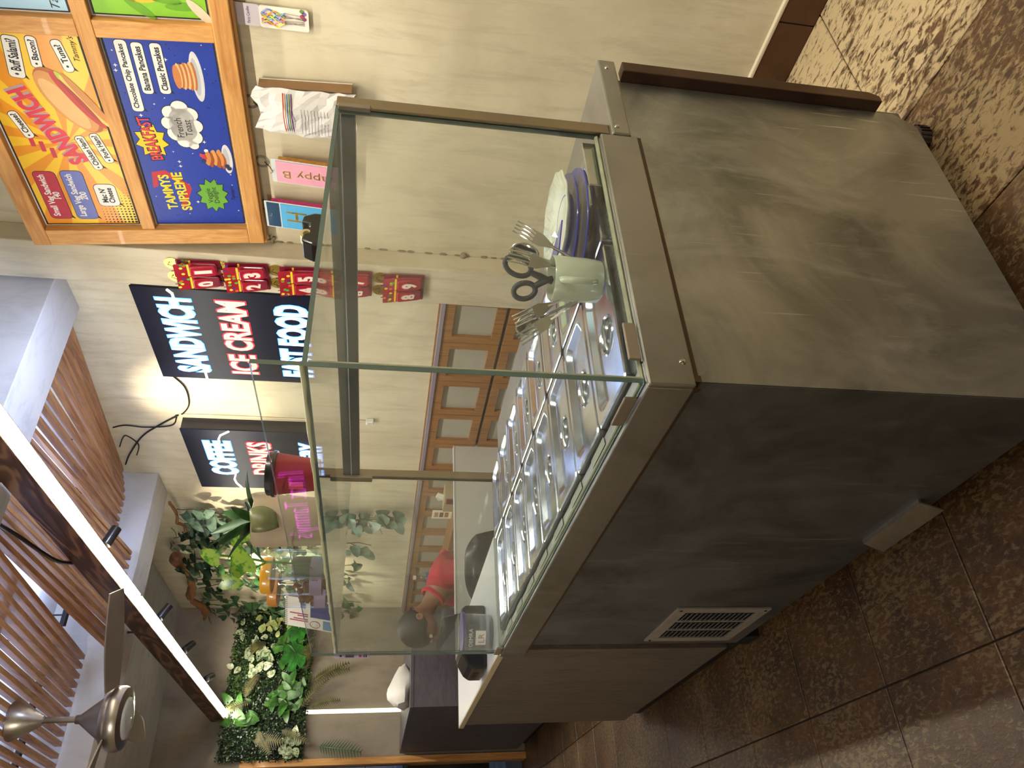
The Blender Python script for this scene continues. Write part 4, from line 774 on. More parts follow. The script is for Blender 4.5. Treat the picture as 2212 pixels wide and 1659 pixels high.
def fern(ix, iy, L, ang, key='fern', wd=.05, drop=.15):
    x0, z0 = GX(iy), GZ(ix, iy); mb = MB(); n = 15; d_ = Vector((math.cos(ang), 0, math.sin(ang))); s_ = Vector((-math.sin(ang), 0, math.cos(ang))); ps = [Vector((x0, 5.83, z0))+d_*L*q+Vector((0, -.09*math.sin(PI*q*.7), -drop*L*q*q)) for q in [i/n for i in range(n+1)]]
    mb.tube(ps, .0025, 5)
    for i in range(1, n+1):
        w = wd*math.sin(PI*(.12+.8*i/n))**.7
        for sg in (-1, 1):
            p = ps[i]; tip = p+s_*sg*w+d_*w*.5; e = d_*.008; mb.add([p-e, tip, p+e], [(0, 1, 2)])
    build('fern_frond', mb, LM[key], gw)
for a in ((560, 1470, .22, 2.6), (540, 1530, .24, 2.0), (655, 1465, .20, .1), (665, 1490, .28, 5.2), (640, 1545, .26, 5.6), (600, 1590, .22, 4.2), (555, 1590, .2, 3.6), (575, 1400, .16, 2.2), (660, 1545, .2, 4.9), (645, 1350, .16, .9)): fern(*a)
fern(670, 1625, .30, 4.5, 'ivy', .085); fern(545, 1610, .22, 4.6, 'fern', .07); fern(672, 1480, .24, 4.9, 'fern', .055)
# ------------------------------------------------------------------ on the counter deck
def plate_prof(r, z): return [(0, z+.004), (r*.62, z+.004), (r*.70, z+.010), (r, z+.018), (r, z+.021), (r*.70, z+.013), (r*.60, z+.008), (0, z+.008)]
bluegl = plain('cobalt_glaze', '#2237b0', .2, coat=.3, var=.15)
cz = .886
for k, (px_, py_, rr_, lab) in enumerate([(.515, .180, .135, 'lowest cobalt blue plate lying on the back row lid'), (.520, .183, .122, 'upper cobalt blue plate stacked under the wrapped white one')]):
    t = thing('plate', (px_, py_, cz), lab, 'plate', 'blue plates'); build('dish', MB().lathe(plate_prof(rr_, cz), (px_, py_, 0), 40), bluegl, t, smooth=50); build('rim_line', MB().lathe([(rr_, cz+.0185), (rr_+.0012, cz+.020), (rr_, cz+.0215)], (px_, py_, 0), 40), bluegl, t, smooth=60); cz += .016
t = thing('scalloped_plate', (.525, .165, cz), 'white scalloped plate with blue rim on top of the blue plates', 'plate'); n = 48; mb = MB(); prof = [(0, .006), (.062, .006), (.075, .012), (.108, .026)]; c = (.525, .165, cz)
for r_, h in prof:
    for i in range(n):
        q = 1+(.03*math.cos(12*2*PI*i/n) if r_ > .09 else 0); mb.v.append((c[0]+r_*q*math.cos(2*PI*i/n), c[1]+r_*q*math.sin(2*PI*i/n), c[2]+h))
for j in range(3):
    for i in range(n): mb.f.append((j*n+i, j*n+(i+1) % n, (j+1)*n+(i+1) % n, (j+1)*n+i)); mb.m.append(0)
build('dish', mb, plain('white_glaze', '#dfe3d6', .15, coat=.6), t, smooth=60, solid=.004); build('foot_ring', MB().lathe([(.06, .0), (.064, 0), (.064, .008), (.058, .008)], c, 32), bluegl, t, smooth=40)
build('blue_patch', MB().prism([(c[0]-.055, c[1]-.06, cz+.027), (c[0]-.10, c[1]-.02, cz+.029), (c[0]-.094, c[1]+.05, cz+.029), (c[0]-.05, c[1]+.06, cz+.025), (c[0]-.03, c[1]+.0, cz+.02)], (0, 0, .003)), bluegl, t, smooth=30)
rs = random.Random(8); mb = MB(); g = []
for i in range(9):
    for j in range(9): g.append((c[0]-.07+.014*i+rs.uniform(-.003, .003), c[1]-.03+.013*j+rs.uniform(-.003, .003), cz+.030+rs.uniform(0, .014)))
mb.v = g; mb.f = [(i*9+j, i*9+j+1, i*9+j+10, i*9+j+9) for i in range(8) for j in range(8)]; mb.m = [0]*64
tag(build('cling_wrap', mb, glass('cling_film', (.97, .98, .97), .10), None), 'crinkled clear cling film lying over the white plate', 'film')
mx, my, mz = .315, .112, .886
t = thing('mug', (mx, my, mz), 'pale green mug holding cutlery and scissors on the front lids', 'mug'); mugm = plain('pale_green_glaze', '#bcc2b0', .18, coat=.6, var=.03)
build('cup', MB().lathe([(0, 0), (.036, 0), (.040, .004), (.0425, .03), (.0435, .094), (.0415, .096), (.0395, .092), (.037, .01), (0, .008)], (mx, my, mz), 40), mugm, t, smooth=50)
hd = Vector((-.70, -.71, 0)); q = Vector((mx, my, mz)); build('handle', MB().tube([q+hd*.042+Vector((0, 0, .084)), q+hd*.060+Vector((0, 0, .084)), q+hd*.072+Vector((0, 0, .068)), q+hd*.072+Vector((0, 0, .046)), q+hd*.058+Vector((0, 0, .026)), q+hd*.042+Vector((0, 0, .020))], [.006, .007, .0075, .0075, .007, .006], 10), mugm, t, smooth=60)
M0 = Vector((mx, my, mz))
def fork(lx, ly, dirv, label):
    d_ = Vector(dirv).normalized(); b = M0+Vector((lx, ly, .012)); s_ = d_.cross(Vector((-.6, -.8, 0))).normalized(); n_ = s_.cross(d_); t = thing('fork', tuple(b), label, 'fork', 'forks in the mug')
    build('stem', MB().tube([b, b+d_*.10], .003, 6).prism([b+d_*.09+s_*.003, b+d_*.115+s_*.012, b+d_*.130+s_*.012, b+d_*.130-s_*.012, b+d_*.115-s_*.012, b+d_*.09-s_*.003], n_*.002), chromem, t, smooth=30)
    for k in range(4): o = -.0105+.007*k; build('tine', MB().tube([b+d_*.128+s_*o, b+d_*.15+s_*o+n_*.004, b+d_*.172+s_*o+n_*.002], .0016, 5), chromem, t, smooth=60)
def spoon(lx, ly, dirv, label, face):
    d_ = Vector(dirv).normalized(); b = M0+Vector((lx, ly, .012)); f_ = Vector(face); s_ = d_.cross(f_).normalized(); n_ = s_.cross(d_); t = thing('spoon', tuple(b), label, 'spoon', 'spoons in the mug'); build('stem', MB().tube([b, b+d_*.115], .003, 6), chromem, t, smooth=60); mb = MB(); R, C = 6, 16
    for i in range(R+1):
        q = i/R
        for k in range(C):
            a = 2*PI*k/C; mb.v.append(tuple(b+d_*(.138+.029*q*math.cos(a))+s_*(.0195*q*math.sin(a))-n_*(.007*(1-q*q))))
    for i in range(R):
        for k in range(C): mb.f.append((i*C+k, i*C+(k+1) % C, (i+1)*C+(k+1) % C, (i+1)*C+k)); mb.m.append(0)
    build('bowl', mb, chromem, t, smooth=60, solid=.0015)
spoon(.016, .004, (.36, -.02, 1), 'steel spoon leaning to the right in the mug', (-.7, -.7, .1)); spoon(-.016, .012, (-.42, .40, 1), 'steel spoon leaning to the left out of the mug', (-.7, -.6, .2))
fork(.022, -.008, (.50, -.16, 1), 'steel fork leaning furthest right in the mug'); fork(.0, -.012, (.12, -.08, .86), 'steel fork standing in the middle of the mug'); fork(-.012, -.004, (-.40, .30, .95), 'steel fork leaning left over the spoon in the mug'); fork(-.02, .006, (-.55, .48, 1), 'steel fork leaning furthest left in the mug')
sc = thing('scissors', (mx, my, mz+.02), 'scissors with dark grey loop handles standing in the mug', 'scissors'); sg = plain('scissor_grip', '#2c3340', .45); R_, U_, N_ = cframe((-.62, -.76, .1)); b = M0+Vector((0, .004, .0))
def SP(a, h): return b+R_*a+U_*h
def loop(cx, ch, ax, ah, rot): return [SP(cx+ax*math.cos(t_)*math.cos(rot)-ah*math.sin(t_)*math.sin(rot), ch+ax*math.cos(t_)*math.sin(rot)+ah*math.sin(t_)*math.cos(rot)) for t_ in [2*PI*i/20 for i in range(21)]]
build('handle_loop', MB().tube(loop(.022, .158, .017, .026, -.35), .0055, 8), sg, sc, smooth=60); build('handle_loop', MB().tube(loop(-.024, .143, .015, .021, .25), .0055, 8), sg, sc, smooth=60)
build('handle_shank', MB().tube([SP(.012, .134), SP(.004, .112), SP(-.004, .09)], [.006, .007, .005], 8).tube([SP(-.014, .124), SP(-.004, .108), SP(.004, .09)], [.006, .007, .005], 8), sg, sc, smooth=60)
build('blade', MB().prism([SP(-.008, .095), SP(.004, .095), SP(.001, .012)], N_*.002), chromem, sc); build('blade', MB().prism([SP(.008, .095), SP(-.004, .095), SP(-.001, .012)], N_*-.002), chromem, sc)
# ------------------------------------------------------------------ on the glass roof
zr = 1.4032
def jar_prof(r, h, neck=.85): return [(0, 0), (r*.94, 0), (r, .006), (r, h*.72), (r*.97, h*.8), (r*neck, h*.88), (r*neck, h)]
t = thing('paper_cup', (.072, .47, zr), 'red ribbed paper coffee cup with black lid on the glass shelf', 'cup'); c = (.072, .47, zr); pf = [(0, 0), (.031, 0)]
for k in range(26): pf.append((.031+.010*k/26+(.0008 if k % 2 else 0), .002+.078*k/26))
build('ribbed_wall', MB().lathe(pf+[(.0415, .086)], c, 36), plain('cup_red', '#8e1226', .5, var=.12), t, smooth=30); build('lid', MB().lathe([(.0425, .083), (.046, .083), (.0465, .089), (.044, .092), (.0435, .098), (.041, .101), (.039, .097), (0, .096)], c, 36), blackp, t, smooth=40)
mb = MB(); build('printed_patch', MB().prism([(c[0]+.0405*math.cos(a)*-1, c[1]-.0405*math.sin(a), zr+.055) for a in (.3, .5, .7)]+[(c[0]-.0395*math.cos(a), c[1]-.0395*math.sin(a), zr+.028) for a in (.7, .45, .3)], (-.0012, -.0012, 0)), pr('#d8402a'), t)
t = thing('beige_pot', (.086, .725, zr), 'beige pot with purple paint marks holding a spiky plant on the glass shelf', 'pot'); c = (.086, .725, zr)
build('wall', MB().lathe([(0, 0), (.050, 0), (.054, .01), (.060, .14), (.058, .155), (.054, .157), (.052, .15), (.048, .02), (0, .02)], c, 40), plain('beige_clay', '#a8977f', .6, var=.08), t, smooth=50); build('soil', MB().lathe([(0, .148), (.053, .147)], c, 24), plain('soil', '#2c2018', .95), t)
for a, h, r_ in ((2.55, .135, .012), (2.75, .142, .010), (2.4, .125, .006), (2.9, .118, .008), (2.6, .112, .004)):
    a += PI/2; p = Vector((c[0]+.0602*math.cos(a), c[1]+.0602*math.sin(a), zr+h)); d_ = Vector((math.cos(a), math.sin(a), 0)); s_ = Vector((-d_.y, d_.x, 0)); build('paint_mark', MB().prism([tuple(p+s_*x+Vector((0, 0, y_))) for x, y_ in ell(0, 0, r_, r_*.8, 10, 0, .15)], d_*.001), pr('#4a2f9a'), t)
for a, el, L in ((2.0, .9, 1.0), (2.6, 1.2, 1.05), (1.2, .75, .95), (3.2, .8, .95), (.3, .7, .9), (-.6, .55, 1.0), (3.9, .5, .9), (4.6, .8, .85), (1.7, 1.4, 1.15), (5.5, .6, .85), (2.3, .45, .8), (1.5, 1.1, 1.1), (2.9, 1.35, 1.1), (.9, 1.2, 1.1), (3.6, 1.0, 1.0), (2.2, .2, .9)): leaf_obj('spiky_leaf', t, PL['spike'], (c[0]+.01*math.cos(a), c[1]+.01*math.sin(a), zr+.145), (math.cos(a)*math.cos(el), math.sin(a)*math.cos(el), math.sin(el)), (-math.cos(a)*math.sin(el), -math.sin(a)*math.sin(el), math.cos(el)), L*.72)
mb = MB(); g = []
for i in range(9):
    q = i/8; wd = .034*math.sin(PI*(.30+.55*q))**.7; y_ = .655-.006*math.sin(PI*q); zz = zr+.155-.055*q; xx = .060+.004*q
    for k in range(7):
        u = (k-3)/3; g.append((xx+u*wd*.9, y_-.016*(1-u*u)+.014, zz+.006*u))
mb.v = g; mb.f = [(i*7+k, i*7+k+1, i*7+k+8, i*7+k+7) for i in range(8) for k in range(6)]; mb.m = [0]*48
build('curled_leaf', mb, leafmat('olive_leaf', '#5f6440', '#7c8054'), t, smooth=80, solid=.002)
t = thing('drawn_tumbler', (.062, .93, zr), 'clear glass tumbler with doodled leaves holding a pothos cutting', 'glass'); c = (.062, .93, zr)
build('wall', MB().lathe([(0, 0), (.032, 0), (.035, .005), (.038, .12), (.036, .145), (.0335, .145), (.035, .12), (.031, .012), (0, .01)], c, 36), glass('tumbler_glass', (.93, .97, .95), .05), t, smooth=50); build('water', MB().lathe([(0, .012), (.030, .012), (.033, .085), (0, .085)], c, 28), glass('pale_water', (.86, .95, .96), .02, 1.33), t, smooth=50)
rs = random.Random(4)
for k in range(14):
    a = 2.2+rs.uniform(0, 2.4); h = rs.uniform(.02, .12); p = Vector((c[0]+.0385*math.cos(a), c[1]+.0385*math.sin(a), zr+h)); s_ = Vector((-math.sin(a), math.cos(a), 0)); build('doodle', MB().tube([tuple(p+s_*x+Vector((0, 0, y_))) for x, y_ in ell(0, 0, .004, .007, 10, k)], .0006, 4), pr(['#b0503a', '#3f5a8a', '#4a7a4a'][k % 3]), t)
t2 = thing('pothos_plant', (.066, .93, zr+.14), 'variegated pothos cutting rising out of the doodled tumbler', 'plant'); stp = {(.085, .90, 1.600): (.055, -.25, .9), (.062, .86, 1.665): (.1, -.1, 1), (.125, .86, 1.620): (.5, -.3, .3), (.010, .90, 1.640): (-.6, .1, -.55), (.055, .90, 1.575): (-.3, -.1, .45)}
build('stem', MB().tube([(.062, .93, zr+.05), (.066, .925, 1.55), (.07, .91, 1.60), (.063, .875, 1.66)], .0028, 6).tube([(.066, .925, 1.55), (.03, .915, 1.61), (.012, .905, 1.645)], .0025, 6).tube([(.068, .92, 1.56), (.1, .885, 1.60), (.12, .865, 1.618)], .0025, 6), plain('green_stem', '#5a8a30', .5), t2, smooth=60)
for p, d_, n_, s_ in (((.030, .90, 1.592), (.45, -.3, .25), (-.55, -.8, .2), .85), ((.055, .875, 1.655), (.25, .0, .9), (-.7, -.7, .1), .6), ((.150, .86, 1.600), (-.7, .3, .35), (-.5, -.8, .3), .9), ((.012, .905, 1.645), (-.2, .1, -.9), (-.7, -.65, .3), .6), ((.045, .905, 1.60), (.3, -.2, .5), (-.6, -.7, .3), .5)): leaf_obj('leaf', t2, PL['poth'], p, d_, n_, s_)
def snack_jar(x, y, h, fill, lidc, label, fm_):
    t = thing('snack_jar', (x, y, zr), label, 'jar', 'yellow lidded jars'); c = (x, y, zr); build('body', MB().lathe(jar_prof(.050, h), c, 36), glass('smoky_jar_glass', (.90, .92, .93), .06), t, smooth=45); build('lid', MB().lathe([(.0, h+.004), (.044, h+.004), (.0465, h+.001), (.0475, h-.004), (.0475, h-.022), (.044, h-.024)], c, 36), plain('lid_'+lidc[1:], lidc, .4, coat=.2), t, smooth=40)
    mb = MB(); rs = random.Random(int(y*100))
    for k in range(70):
        a, r_, hh = rs.uniform(0, 2*PI), .040*math.sqrt(rs.random()), rs.uniform(.01, h*fill); mb.sphere((x+r_*math.cos(a), y+r_*math.sin(a), zr+hh), (rs.uniform(.006, .011), rs.uniform(.006, .011), rs.uniform(.005, .012)), 6)
    tag(build('brown_snacks', mb, plain('snack_brown', '#7a4a1e', .7, var=.35, scale=60), t, smooth=60), kind='stuff'); build('label_band', MB().lathe([(.0506, h*.12), (.0506, h*.3)], c, 36), plain('lilac_film', '#9a86a8', .4), t, smooth=60)
snack_jar(.082, 1.06, .172, .55, '#d99a1e', 'glass jar with yellow lid and brown snacks, nearer of the two', .05); snack_jar(.112, 1.255, .178, .5, '#b97a30', 'glass jar with orange brown lid half hidden behind the nearer jar', .05)
t = thing('desk_calendar', (.07, 1.42, zr), 'spiral desk calendar with pink and blue print on the glass shelf end', 'calendar'); cn = Vector((-.80, -.58, .28)); R_, U_, N_ = cframe(cn); b0 = Vector((.075, 1.40, zr+.002))
CP = lambda s, tt, k: tuple(b0+R_*s+U_*tt+N_*k)
build('front_leaf', MB().prism([CP(a, b, 0) for a, b in ((-.052, 0), (.052, 0), (.052, .155), (-.052, .155))], N_*.0015), paperw, t); bk_ = b0+Vector((.07, .05, 0)); tp0, tp1 = Vector(CP(-.052, .155, 0)), Vector(CP(.052, .155, 0)); build('rear_leaf', MB().prism([tp0, tp1, tp1+Vector((.075, .055, -.148)), tp0+Vector((.075, .055, -.148))], (-.001, -.001, 0)), plain('card_grey', '#b9b4bd', .6), t)
for k in range(14): build('spiral_ring', MB().tube([tuple(Vector(CP(-.048+.0074*k, .153, 0))+U_*(.006*math.cos(q))+N_*(.006*math.sin(q))) for q in [2*PI*i/8 for i in range(9)]], .0008, 4), darkm, t)
[build('printed_line', MB().prism([CP(a, b, .0016) for a, b in ((q, .082), (q+.004, .082), (q+.004, .140-.012*(k % 3)), (q, .140-.012*(k % 3)))], N_*.0004), pr('#b8587a'), t) for k, q in enumerate((-.030, -.023, -.012, -.005))]
build('printed_oval', MB().tube([CP(x_, y_, .002) for x_, y_ in ell(-.034, .060, .012, .016, 14)+[ell(-.034, .060, .012, .016, 14)[0]]], .0012, 4), pr('#b8587a'), t); build('printed_block', MB().prism([CP(a, b, .0016) for a, b in ((-.01, .012), (.048, .012), (.048, .075), (-.01, .075))], N_*.0005), pr('#2b3f8f'), t); build('printed_block', MB().prism([CP(a, b, .0016) for a, b in ((.018, .09), (.036, .09), (.036, .106), (.018, .106))], N_*.0005), pr('#3f6ab8'), t)
build('printed_picture', MB().prism([CP(a, b, .0016) for a, b in ((-.048, .004), (-.016, .004), (-.016, .035), (-.048, .035))], N_*.0005), pr('#6f9ac8'), t)
t = thing('tape_dispenser', (.46, .09, zr), 'black plastic tape dispenser on the glass shelf beside the near edge', 'dispenser'); mb = MB()
mb.prism([(x_, .14, zr+z_) for x_, z_ in ((.385, 0), (.47, 0), (.47, .030), (.46, .050), (.442, .052), (.438, .036), (.416, .034), (.412, .046), (.394, .048), (.385, .028))], (0, .05, 0)); build('body', mb, blackp, t, bevel=.004); build('tape_roll', MB().lathe([(.007, 0), (.0125, 0), (.0125, .02), (.007, .02), (.007, 0)], (.427, .155, zr+.042), 20, (0, 1, 0)), plain('tape', '#cdbf88', .3), t, smooth=40)
# ------------------------------------------------------------------ beyond the glass
t = thing('receipt_printer', (.11, 1.9, .88), 'black receipt printer on the white counter top beyond the glass', 'printer'); mb = MB()
mb.prism([(x_, 1.84, z_) for x_, z_ in ((.030, .883), (.26, .883), (.26, .955), (.245, .972), (.085, .972), (.045, .950), (.030, .930))], (0, .18, 0)); build('case', mb, blackp, t, bevel=.006)
build('top_cover', MB().prism([(x_, 1.87, z_) for x_, z_ in ((.088, .9725), (.24, .9725), (.24, .980), (.10, .980))], (0, .12, 0)), plain('olive_grey_plastic', '#4c4b40', .3), t, bevel=.003); build('paper_slot', box(.10, .22, 1.995, 2.005, .9722, .9735), darkm, t); build('front_port', box(.029, .031, 1.90, 1.97, .905, .922), plain('port', '#07070a', .4), t); build('lead', MB().tube([(.06, 2.02, .90), (.05, 2.06, .89), (.07, 2.09, .884), (.11, 2.08, .884)], .003, 6), darkm, t, smooth=60)
t = thing('plastic_tub', (.145, 1.755, .98), 'clear plastic tub with purple rim and a small paper label by the printer', 'tub'); c = (.122, 1.715, .8805)
build('wall', MB().lathe([(0, 0), (.056, 0), (.060, .006), (.065, .10), (.063, .10), (.058, .008), (0, .004)], c, 36), glass('tub_plastic', (.86, .86, .92), .12), t, smooth=45); build('rim', MB().lathe([(.064, .096), (.069, .097), (.069, .106), (.063, .107), (.0, .106)], c, 36), plain('purple_rim', '#4a3f8a', .3), t, smooth=40)
LP = lambda s, tt, k: (c[0]-(.0655+k)*math.cos(1.0+s/.065), c[1]-(.0655+k)*math.sin(1.0+s/.065), .8805+tt)
build('label', MB().prism([LP(s, tt, .0) for s, tt in ((-.024, .028), (0, .028), (.024, .028), (.024, .062), (0, .062), (-.024, .062))], (-.002, -.002, 0)), paperw, t); text('lettering', 'LR', LP, -.014, .034, .028, .020, pr('#b0573a'), t, n=.004); text('lettering', 'OEMRA', LP, -.03, .072, .06, .014, whitep, t, n=.003)
t = thing('reflection_panel', (.30, 2.35, .88), 'thin dark tilted panel added in place of a reflection over the counter top', 'screen'); build('panel', MB().prism([(.20, 2.30, .90), (.40, 2.36, .885), (.365, 2.33, 1.0), (.21, 2.27, 1.03)], (.006, .010, .002)), plain('dark_panel_glass', '#22242a', .1, coat=.6), t); build('stand', MB().tube([(.30, 2.34, .93), (.32, 2.40, .884)], .012, 8).box(.26, .40, 2.36, 2.48, .8803, .888), darkm, t)  # added panel standing in for a reflection in the glass
t = thing('staff_chair', (.66, 2.45, 0), 'chair with rounded black backrest and grey seat behind the counter', 'chair'); mb = MB(); g = []
for i in range(13):
    q = i/12-.5
    for j in range(7):
        h = j/6; w = .20*(1-.55*max(0, h-.45)**1.6); g.append((.655+q*2*w*.8+.0, 2.44+.09*(q*2)**2*.5-.16*q, .52+.365*h-.05*abs(q*2)**3*h))
mb.v = g; mb.f = [(i*7+j, i*7+j+1, i*7+j+8, i*7+j+7) for i in range(12) for j in range(6)]; mb.m = [0]*72
build('backrest', mb, plain('black_leatherette', '#15151a', .35, coat=.2), t, smooth=80, solid=.03); build('seat', box(.49, .85, 2.06, 2.42, .43, .48), plain('grey_seat_cloth', '#6a7486', .8), t, bevel=.02); build('column', MB().tube([(.67, 2.24, .06), (.67, 2.24, .43)], .025, 12), darkm, t); build('back_strut', MB().tube([(.67, 2.40, .45), (.655, 2.47, .50), (.655, 2.465, .62)], .018, 8), darkm, t)
for k in range(5): a = 2*PI*k/5; build('base_arm', MB().tube([(.67, 2.24, .07), (.69+.24*math.cos(a), 2.24+.26*math.sin(a), .035)], [.02, .014], 8).sphere((.69+.24*math.cos(a), 2.24+.26*math.sin(a), .024), .024, 10), darkm, t)
t = thing('side_shelf', (1.38, 3.8, 0), 'low wooden shelf table along the cabinets behind the partition', 'table'); build('top', MB().box(1.31, 1.52, 3.02, 3.85, .80, .83).box(1.16, 1.52, 3.85, 4.55, .80, .83), cabw, t)
for q in ((1.32, 3.04), (1.50, 3.04), (1.18, 4.51), (1.50, 4.51)): build('leg', box(q[0], q[0]+.02, q[1], q[1]+.02, 0, .80), cabw, t)
t = thing('tissue_box', (1.40, 3.26, .83), 'beige tissue box with a pulled tissue behind the white partition', 'tissue box'); build('carton', box(1.35, 1.45, 3.17, 3.36, .83, .912), plain('tissue_beige', '#a89a78', .7), t, bevel=.002); build('printed_block', box(1.3485, 1.3495, 3.18, 3.25, .85, .90), pr('#7a2f3a'), t)
build('tissue', MB().prism([(1.40, 3.23, .908), (1.40, 3.30, .908), (1.39, 3.29, .945), (1.395, 3.25, .962), (1.405, 3.215, .95)], (.008, .004, 0)), paperw, t)
t = thing('price_card', (1.45, 3.62, .83), 'white card with small pictures standing behind the partition', 'card'); build('card', box(1.448, 1.452, 3.555, 3.675, .83, .958), paperw, t)
for k in range(3): build('picture', box(1.4465, 1.4475, 3.58+.0*k, 3.65, .85+.034*k, .875+.034*k), pr(['#b07a4a', '#8a5a3a', '#c9a07a'][k]), t)
t = thing('water_bottle', (1.235, 4.2, .83), 'clear plastic water bottle with a blue label behind the seated person', 'bottle'); c = (1.235, 4.2, .8305); build('body', MB().lathe([(0, 0), (.034, 0), (.038, .008), (.038, .05), (.035, .06), (.038, .07), (.038, .13), (.030, .155), (.014, .185), (.013, .20)], c, 24), glass('bottle_plastic', (.9, .95, .97), .05), t, smooth=45); build('cap', MB().lathe([(.015, .196), (.0155, .216), (0, .217)], c, 20), whitep, t, smooth=40); build('label', MB().lathe([(.0386, .085), (.0386, .125)], c, 24), pr('#4a7ab8'), t, smooth=60)
t = thing('white_bag', (.53, 4.32, 1.052), 'white plastic bag slumped on the dark grey block counter', 'bag'); rs = random.Random(9); mb = MB(); n = 16
prof = [(0, 0), (.11, 0), (.135, .03), (.12, .07), (.085, .10), (.05, .125), (.03, .14), (0, .145)]
for r_, h in prof:
    for k in range(n): a = 2*PI*k/n; q = r_*(1+.16*math.sin(a*3+h*30)+rs.uniform(-.05, .05)); mb.v.append((.54+q*1.05*math.cos(a)-h*.35, 4.33+q*.8*math.sin(a), 1.0525+h))
for j in range(len(prof)-1):
    for k in range(n): mb.f.append((j*n+k, j*n+(k+1) % n, (j+1)*n+(k+1) % n, (j+1)*n+k)); mb.m.append(0)
build('film', mb, plain('bag_white_film', '#dedcd4', .4), t, smooth=50)
# ------------------------------------------------------------------ the seated person
def skin(name, V, E, R, mat, parent, root=0, sub=2):
    org = parent_origin(parent); me = bpy.data.meshes.new(name); me.from_pydata([tuple(Vector(v)-org) for v in V], E, []); me.materials.append(mat); o = bpy.data.objects.new(name, me); COL.objects.link(o); o.parent = parent
    o.modifiers.new('skin', 'SKIN').use_smooth_shade = True
    for i, d_ in enumerate(me.skin_vertices[0].data): r_ = R[i]; d_.radius = (r_, r_) if not isinstance(r_, tuple) else r_; d_.use_root = (i == root)
    s_ = o.modifiers.new('sub', 'SUBSURF'); s_.levels = sub; s_.render_levels = sub; return o
pe = thing('person', (1.10, 3.42, 0), 'seated person in a red collared shirt with dark hair bowing down to the left', 'person'); skm_ = plain('skin', '#8f6249', .5, var=.05)
sm = lambda sgn: [(.93, 3.40-sgn*.16, .90), (.86, 3.40-sgn*.215, .70), (.68, 3.40-sgn*.15, .60), (.60, 3.40-sgn*.11, .59)]
V = [(1.12, 3.42, .54), (1.09, 3.42, .68), (1.00, 3.41, .83), (.89, 3.40, .925), (.81, 3.395, .97), (.745, 3.39, 1.00), (.70, 3.38, 1.03), (.66, 3.375, 1.055)]
E_ = [(i, i+1) for i in range(7)]; R = [.12, .12, .12, .09, .048, .050, .075, .078]
for sgn in (1, -1):
    o = len(V); V += sm(sgn); R += [.052, .042, .030, .026]; E_ += [(3, o), (o, o+1), (o+1, o+2), (o+2, o+3)]
    o = len(V); V += [(1.10, 3.42-sgn*.10, .50), (.70, 3.42-sgn*.12, .50), (.72, 3.42-sgn*.12, .10), (.62, 3.42-sgn*.13, .04)]; R += [.085, .060, .042, .035]; E_ += [(0, o), (o, o+1), (o+1, o+2), (o+2, o+3)]
skin('body', V, E_, R, skm_, pe)
for sgn in (1, -1):
    hb = Vector((.60, 3.40-sgn*.11, .59)); FV = [hb]; FE = []; FR = [.024]
    for k in range(4):
        o = len(FV); y_ = -.024+.016*k; L = (.075, .085, .08, .065)[k]; FV += [hb+Vector((-.035, y_, .0)), hb+Vector((-.035-L*.5, y_*1.1, -.008)), hb+Vector((-.035-L, y_*1.15, -.028))]; FR += [.010, .009, .008]; FE += [(0, o), (o, o+1), (o+1, o+2)]
    o = len(FV); FV += [hb+Vector((-.01, .03*sgn, -.004)), hb+Vector((-.035, .048*sgn, -.012)), hb+Vector((-.055, .05*sgn, -.022))]; FR += [.011, .010, .008]; FE += [(0, o), (o, o+1), (o+1, o+2)]
    skin('hand', [tuple(v) for v in FV], FE, FR, skm_, pe, 0, 1)
shirt = plain('red_jersey', '#b01230', .85, var=.12, scale=9, bmp=.25, bscale=25)
SV = [(1.12, 3.42, .56), (1.09, 3.42, .69), (1.00, 3.41, .835), (.90, 3.40, .922), (.845, 3.398, .955)]; SE = [(0, 1), (1, 2), (2, 3), (3, 4)]; SR = [.145, .148, .150, .118, .078]
for sgn in (1, -1): o = len(SV); SV += [(.93, 3.40-sgn*.165, .898), (.86, 3.40-sgn*.215, .70), (.80, 3.40-sgn*.195, .675)]; SR += [.078, .062, .058]; SE += [(3, o), (o, o+1), (o+1, o+2)]
skin('shirt', SV, SE, SR, shirt, pe)
build('collar', MB().lathe([(.062, -.004), (.074, -.010), (.078, .012), (.066, .018), (.062, -.004)], (.828, 3.397, .962), 24, (-.80, -.05, .55)), plain('red_collar', '#c21a38', .8), pe, smooth=50)
skin('trousers', [(1.12, 3.42, .52), (1.10, 3.32, .50), (.70, 3.30, .50), (.72, 3.30, .14), (1.10, 3.52, .50), (.70, 3.54, .50), (.72, 3.54, .14)], [(0, 1), (1, 2), (2, 3), (0, 4), (4, 5), (5, 6)], [.14, .10, .075, .058, .10, .075, .058], plain('dark_trousers', '#1c2230', .8), pe)
hc = Vector((.635, 3.375, 1.055)); hairm = plain('dark_hair', '#0f1118', .5, var=.3, scale=120, bmp=.5, bscale=200); mb = MB(); HA = Vector((-.70, -.05, .62)).normalized(); FA = Vector((-.62, -.1, -.72)).normalized(); SA = HA.cross(FA)
R_, C_ = 10, 28
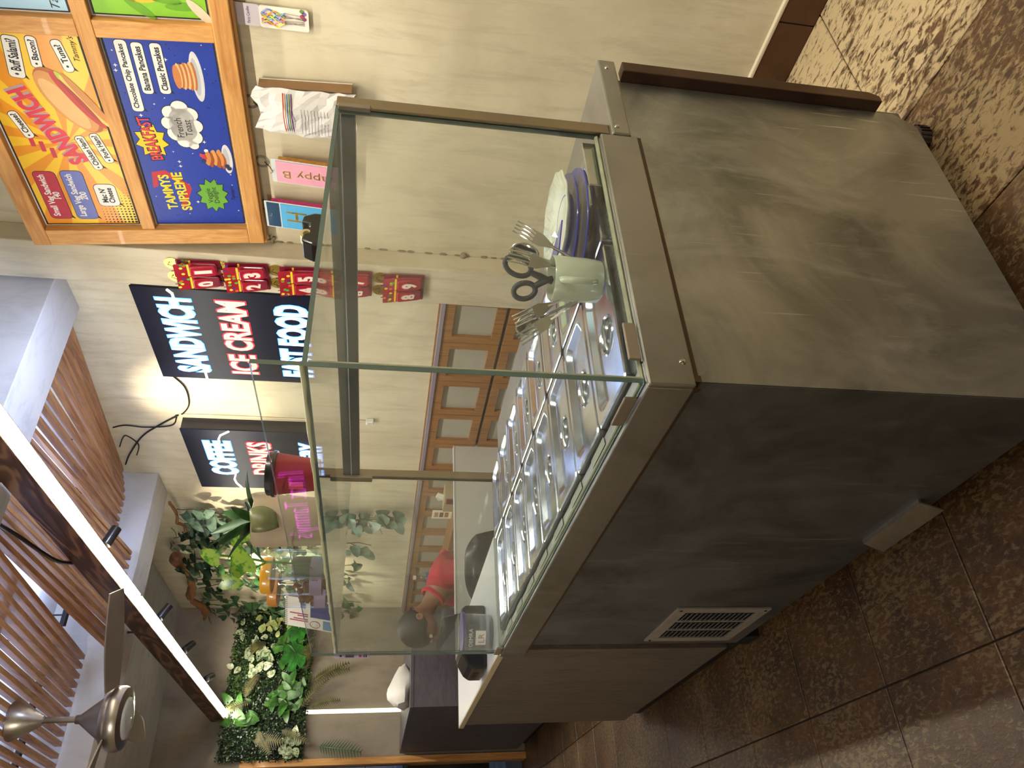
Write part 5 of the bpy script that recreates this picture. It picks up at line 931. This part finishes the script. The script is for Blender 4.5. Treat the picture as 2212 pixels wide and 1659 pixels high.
for i in range(R_+1):
    ph = PI*.64*i/R_
    for k in range(C_):
        a = 2*PI*k/C_; cut = 1.0 if math.cos(a) < .35 else (1.0-.30*min(1, (math.cos(a)-.35)/.4)); p2 = ph*cut; rr2 = 1+.02*math.sin(k*2.7+i*1.9); mb.v.append(tuple(hc+(HA*math.cos(p2)*.106+FA*math.sin(p2)*math.cos(a)*.108+SA*math.sin(p2)*math.sin(a)*.092)*rr2))
for i in range(R_):
    for k in range(C_): mb.f.append((i*C_+k, i*C_+(k+1) % C_, (i+1)*C_+(k+1) % C_, (i+1)*C_+k)); mb.m.append(0)
build('hair', mb, hairm, pe, smooth=80, solid=.008)
build('face', MB().sphere(tuple(hc+FA*.02-HA*.02), (.085, .080, .088), 20), skm_, pe, smooth=80)
build('nose', MB().sphere(tuple(hc+FA*.118-HA*.028), (.014, .013, .016), 10), skm_, pe, smooth=80)
for sgn in (1, -1):
    e = hc+SA*sgn*.092-HA*.030-FA*.008; build('ear', MB().lathe([(0, .004), (.008, .003), (.012, .008), (.017, .009), (.022, .004), (.021, -.004)], tuple(e), 16, tuple(SA*sgn)), skm_, pe, smooth=70)
    build('eye', MB().sphere(tuple(hc+FA*.100+SA*sgn*.034-HA*.004), .011, 10), plain('eye_white', '#d8d4cc', .3), pe, smooth=80)
build('mouth', MB().sphere(tuple(hc+FA*.098-HA*.068), (.012, .022, .008), 10), plain('lips', '#7a4038', .5), pe, smooth=80)
t = thing('stool', (1.13, 3.43, 0), 'round black stool under the seated person in the red shirt', 'stool'); build('seat', MB().lathe([(0, .345), (.17, .345), (.18, .355), (.18, .375), (.16, .385), (0, .385)], (1.13, 3.43, 0), 28), blackp, t, smooth=40)
for k in range(4): a = PI/4+PI/2*k; build('leg', MB().tube([(1.13+.12*math.cos(a), 3.43+.12*math.sin(a), .35), (1.13+.17*math.cos(a), 3.43+.17*math.sin(a), 0)], .012, 8), chromem, t)
# ------------------------------------------------------------------ magenta neon on the wall behind the camera (seen mirrored in the glass)
t = thing('neon_sign', (-1.85, 4.4, 1.95), "magenta script neon sign on the opposite wall seen in the glass", 'sign'); NP = lambda s, tt, n: (-1.845+n, s, tt)
build('acrylic_back', box(-1.86, -1.850, 3.75, 5.1, 1.62, 2.16), plain('neon_backing', '#20202a', .3), t)
text('lettering', "I'm at Tammy's", NP, 3.85, 1.78, 1.15, .24, neonp, t, n=.01, shear=.3, bold=-.015)
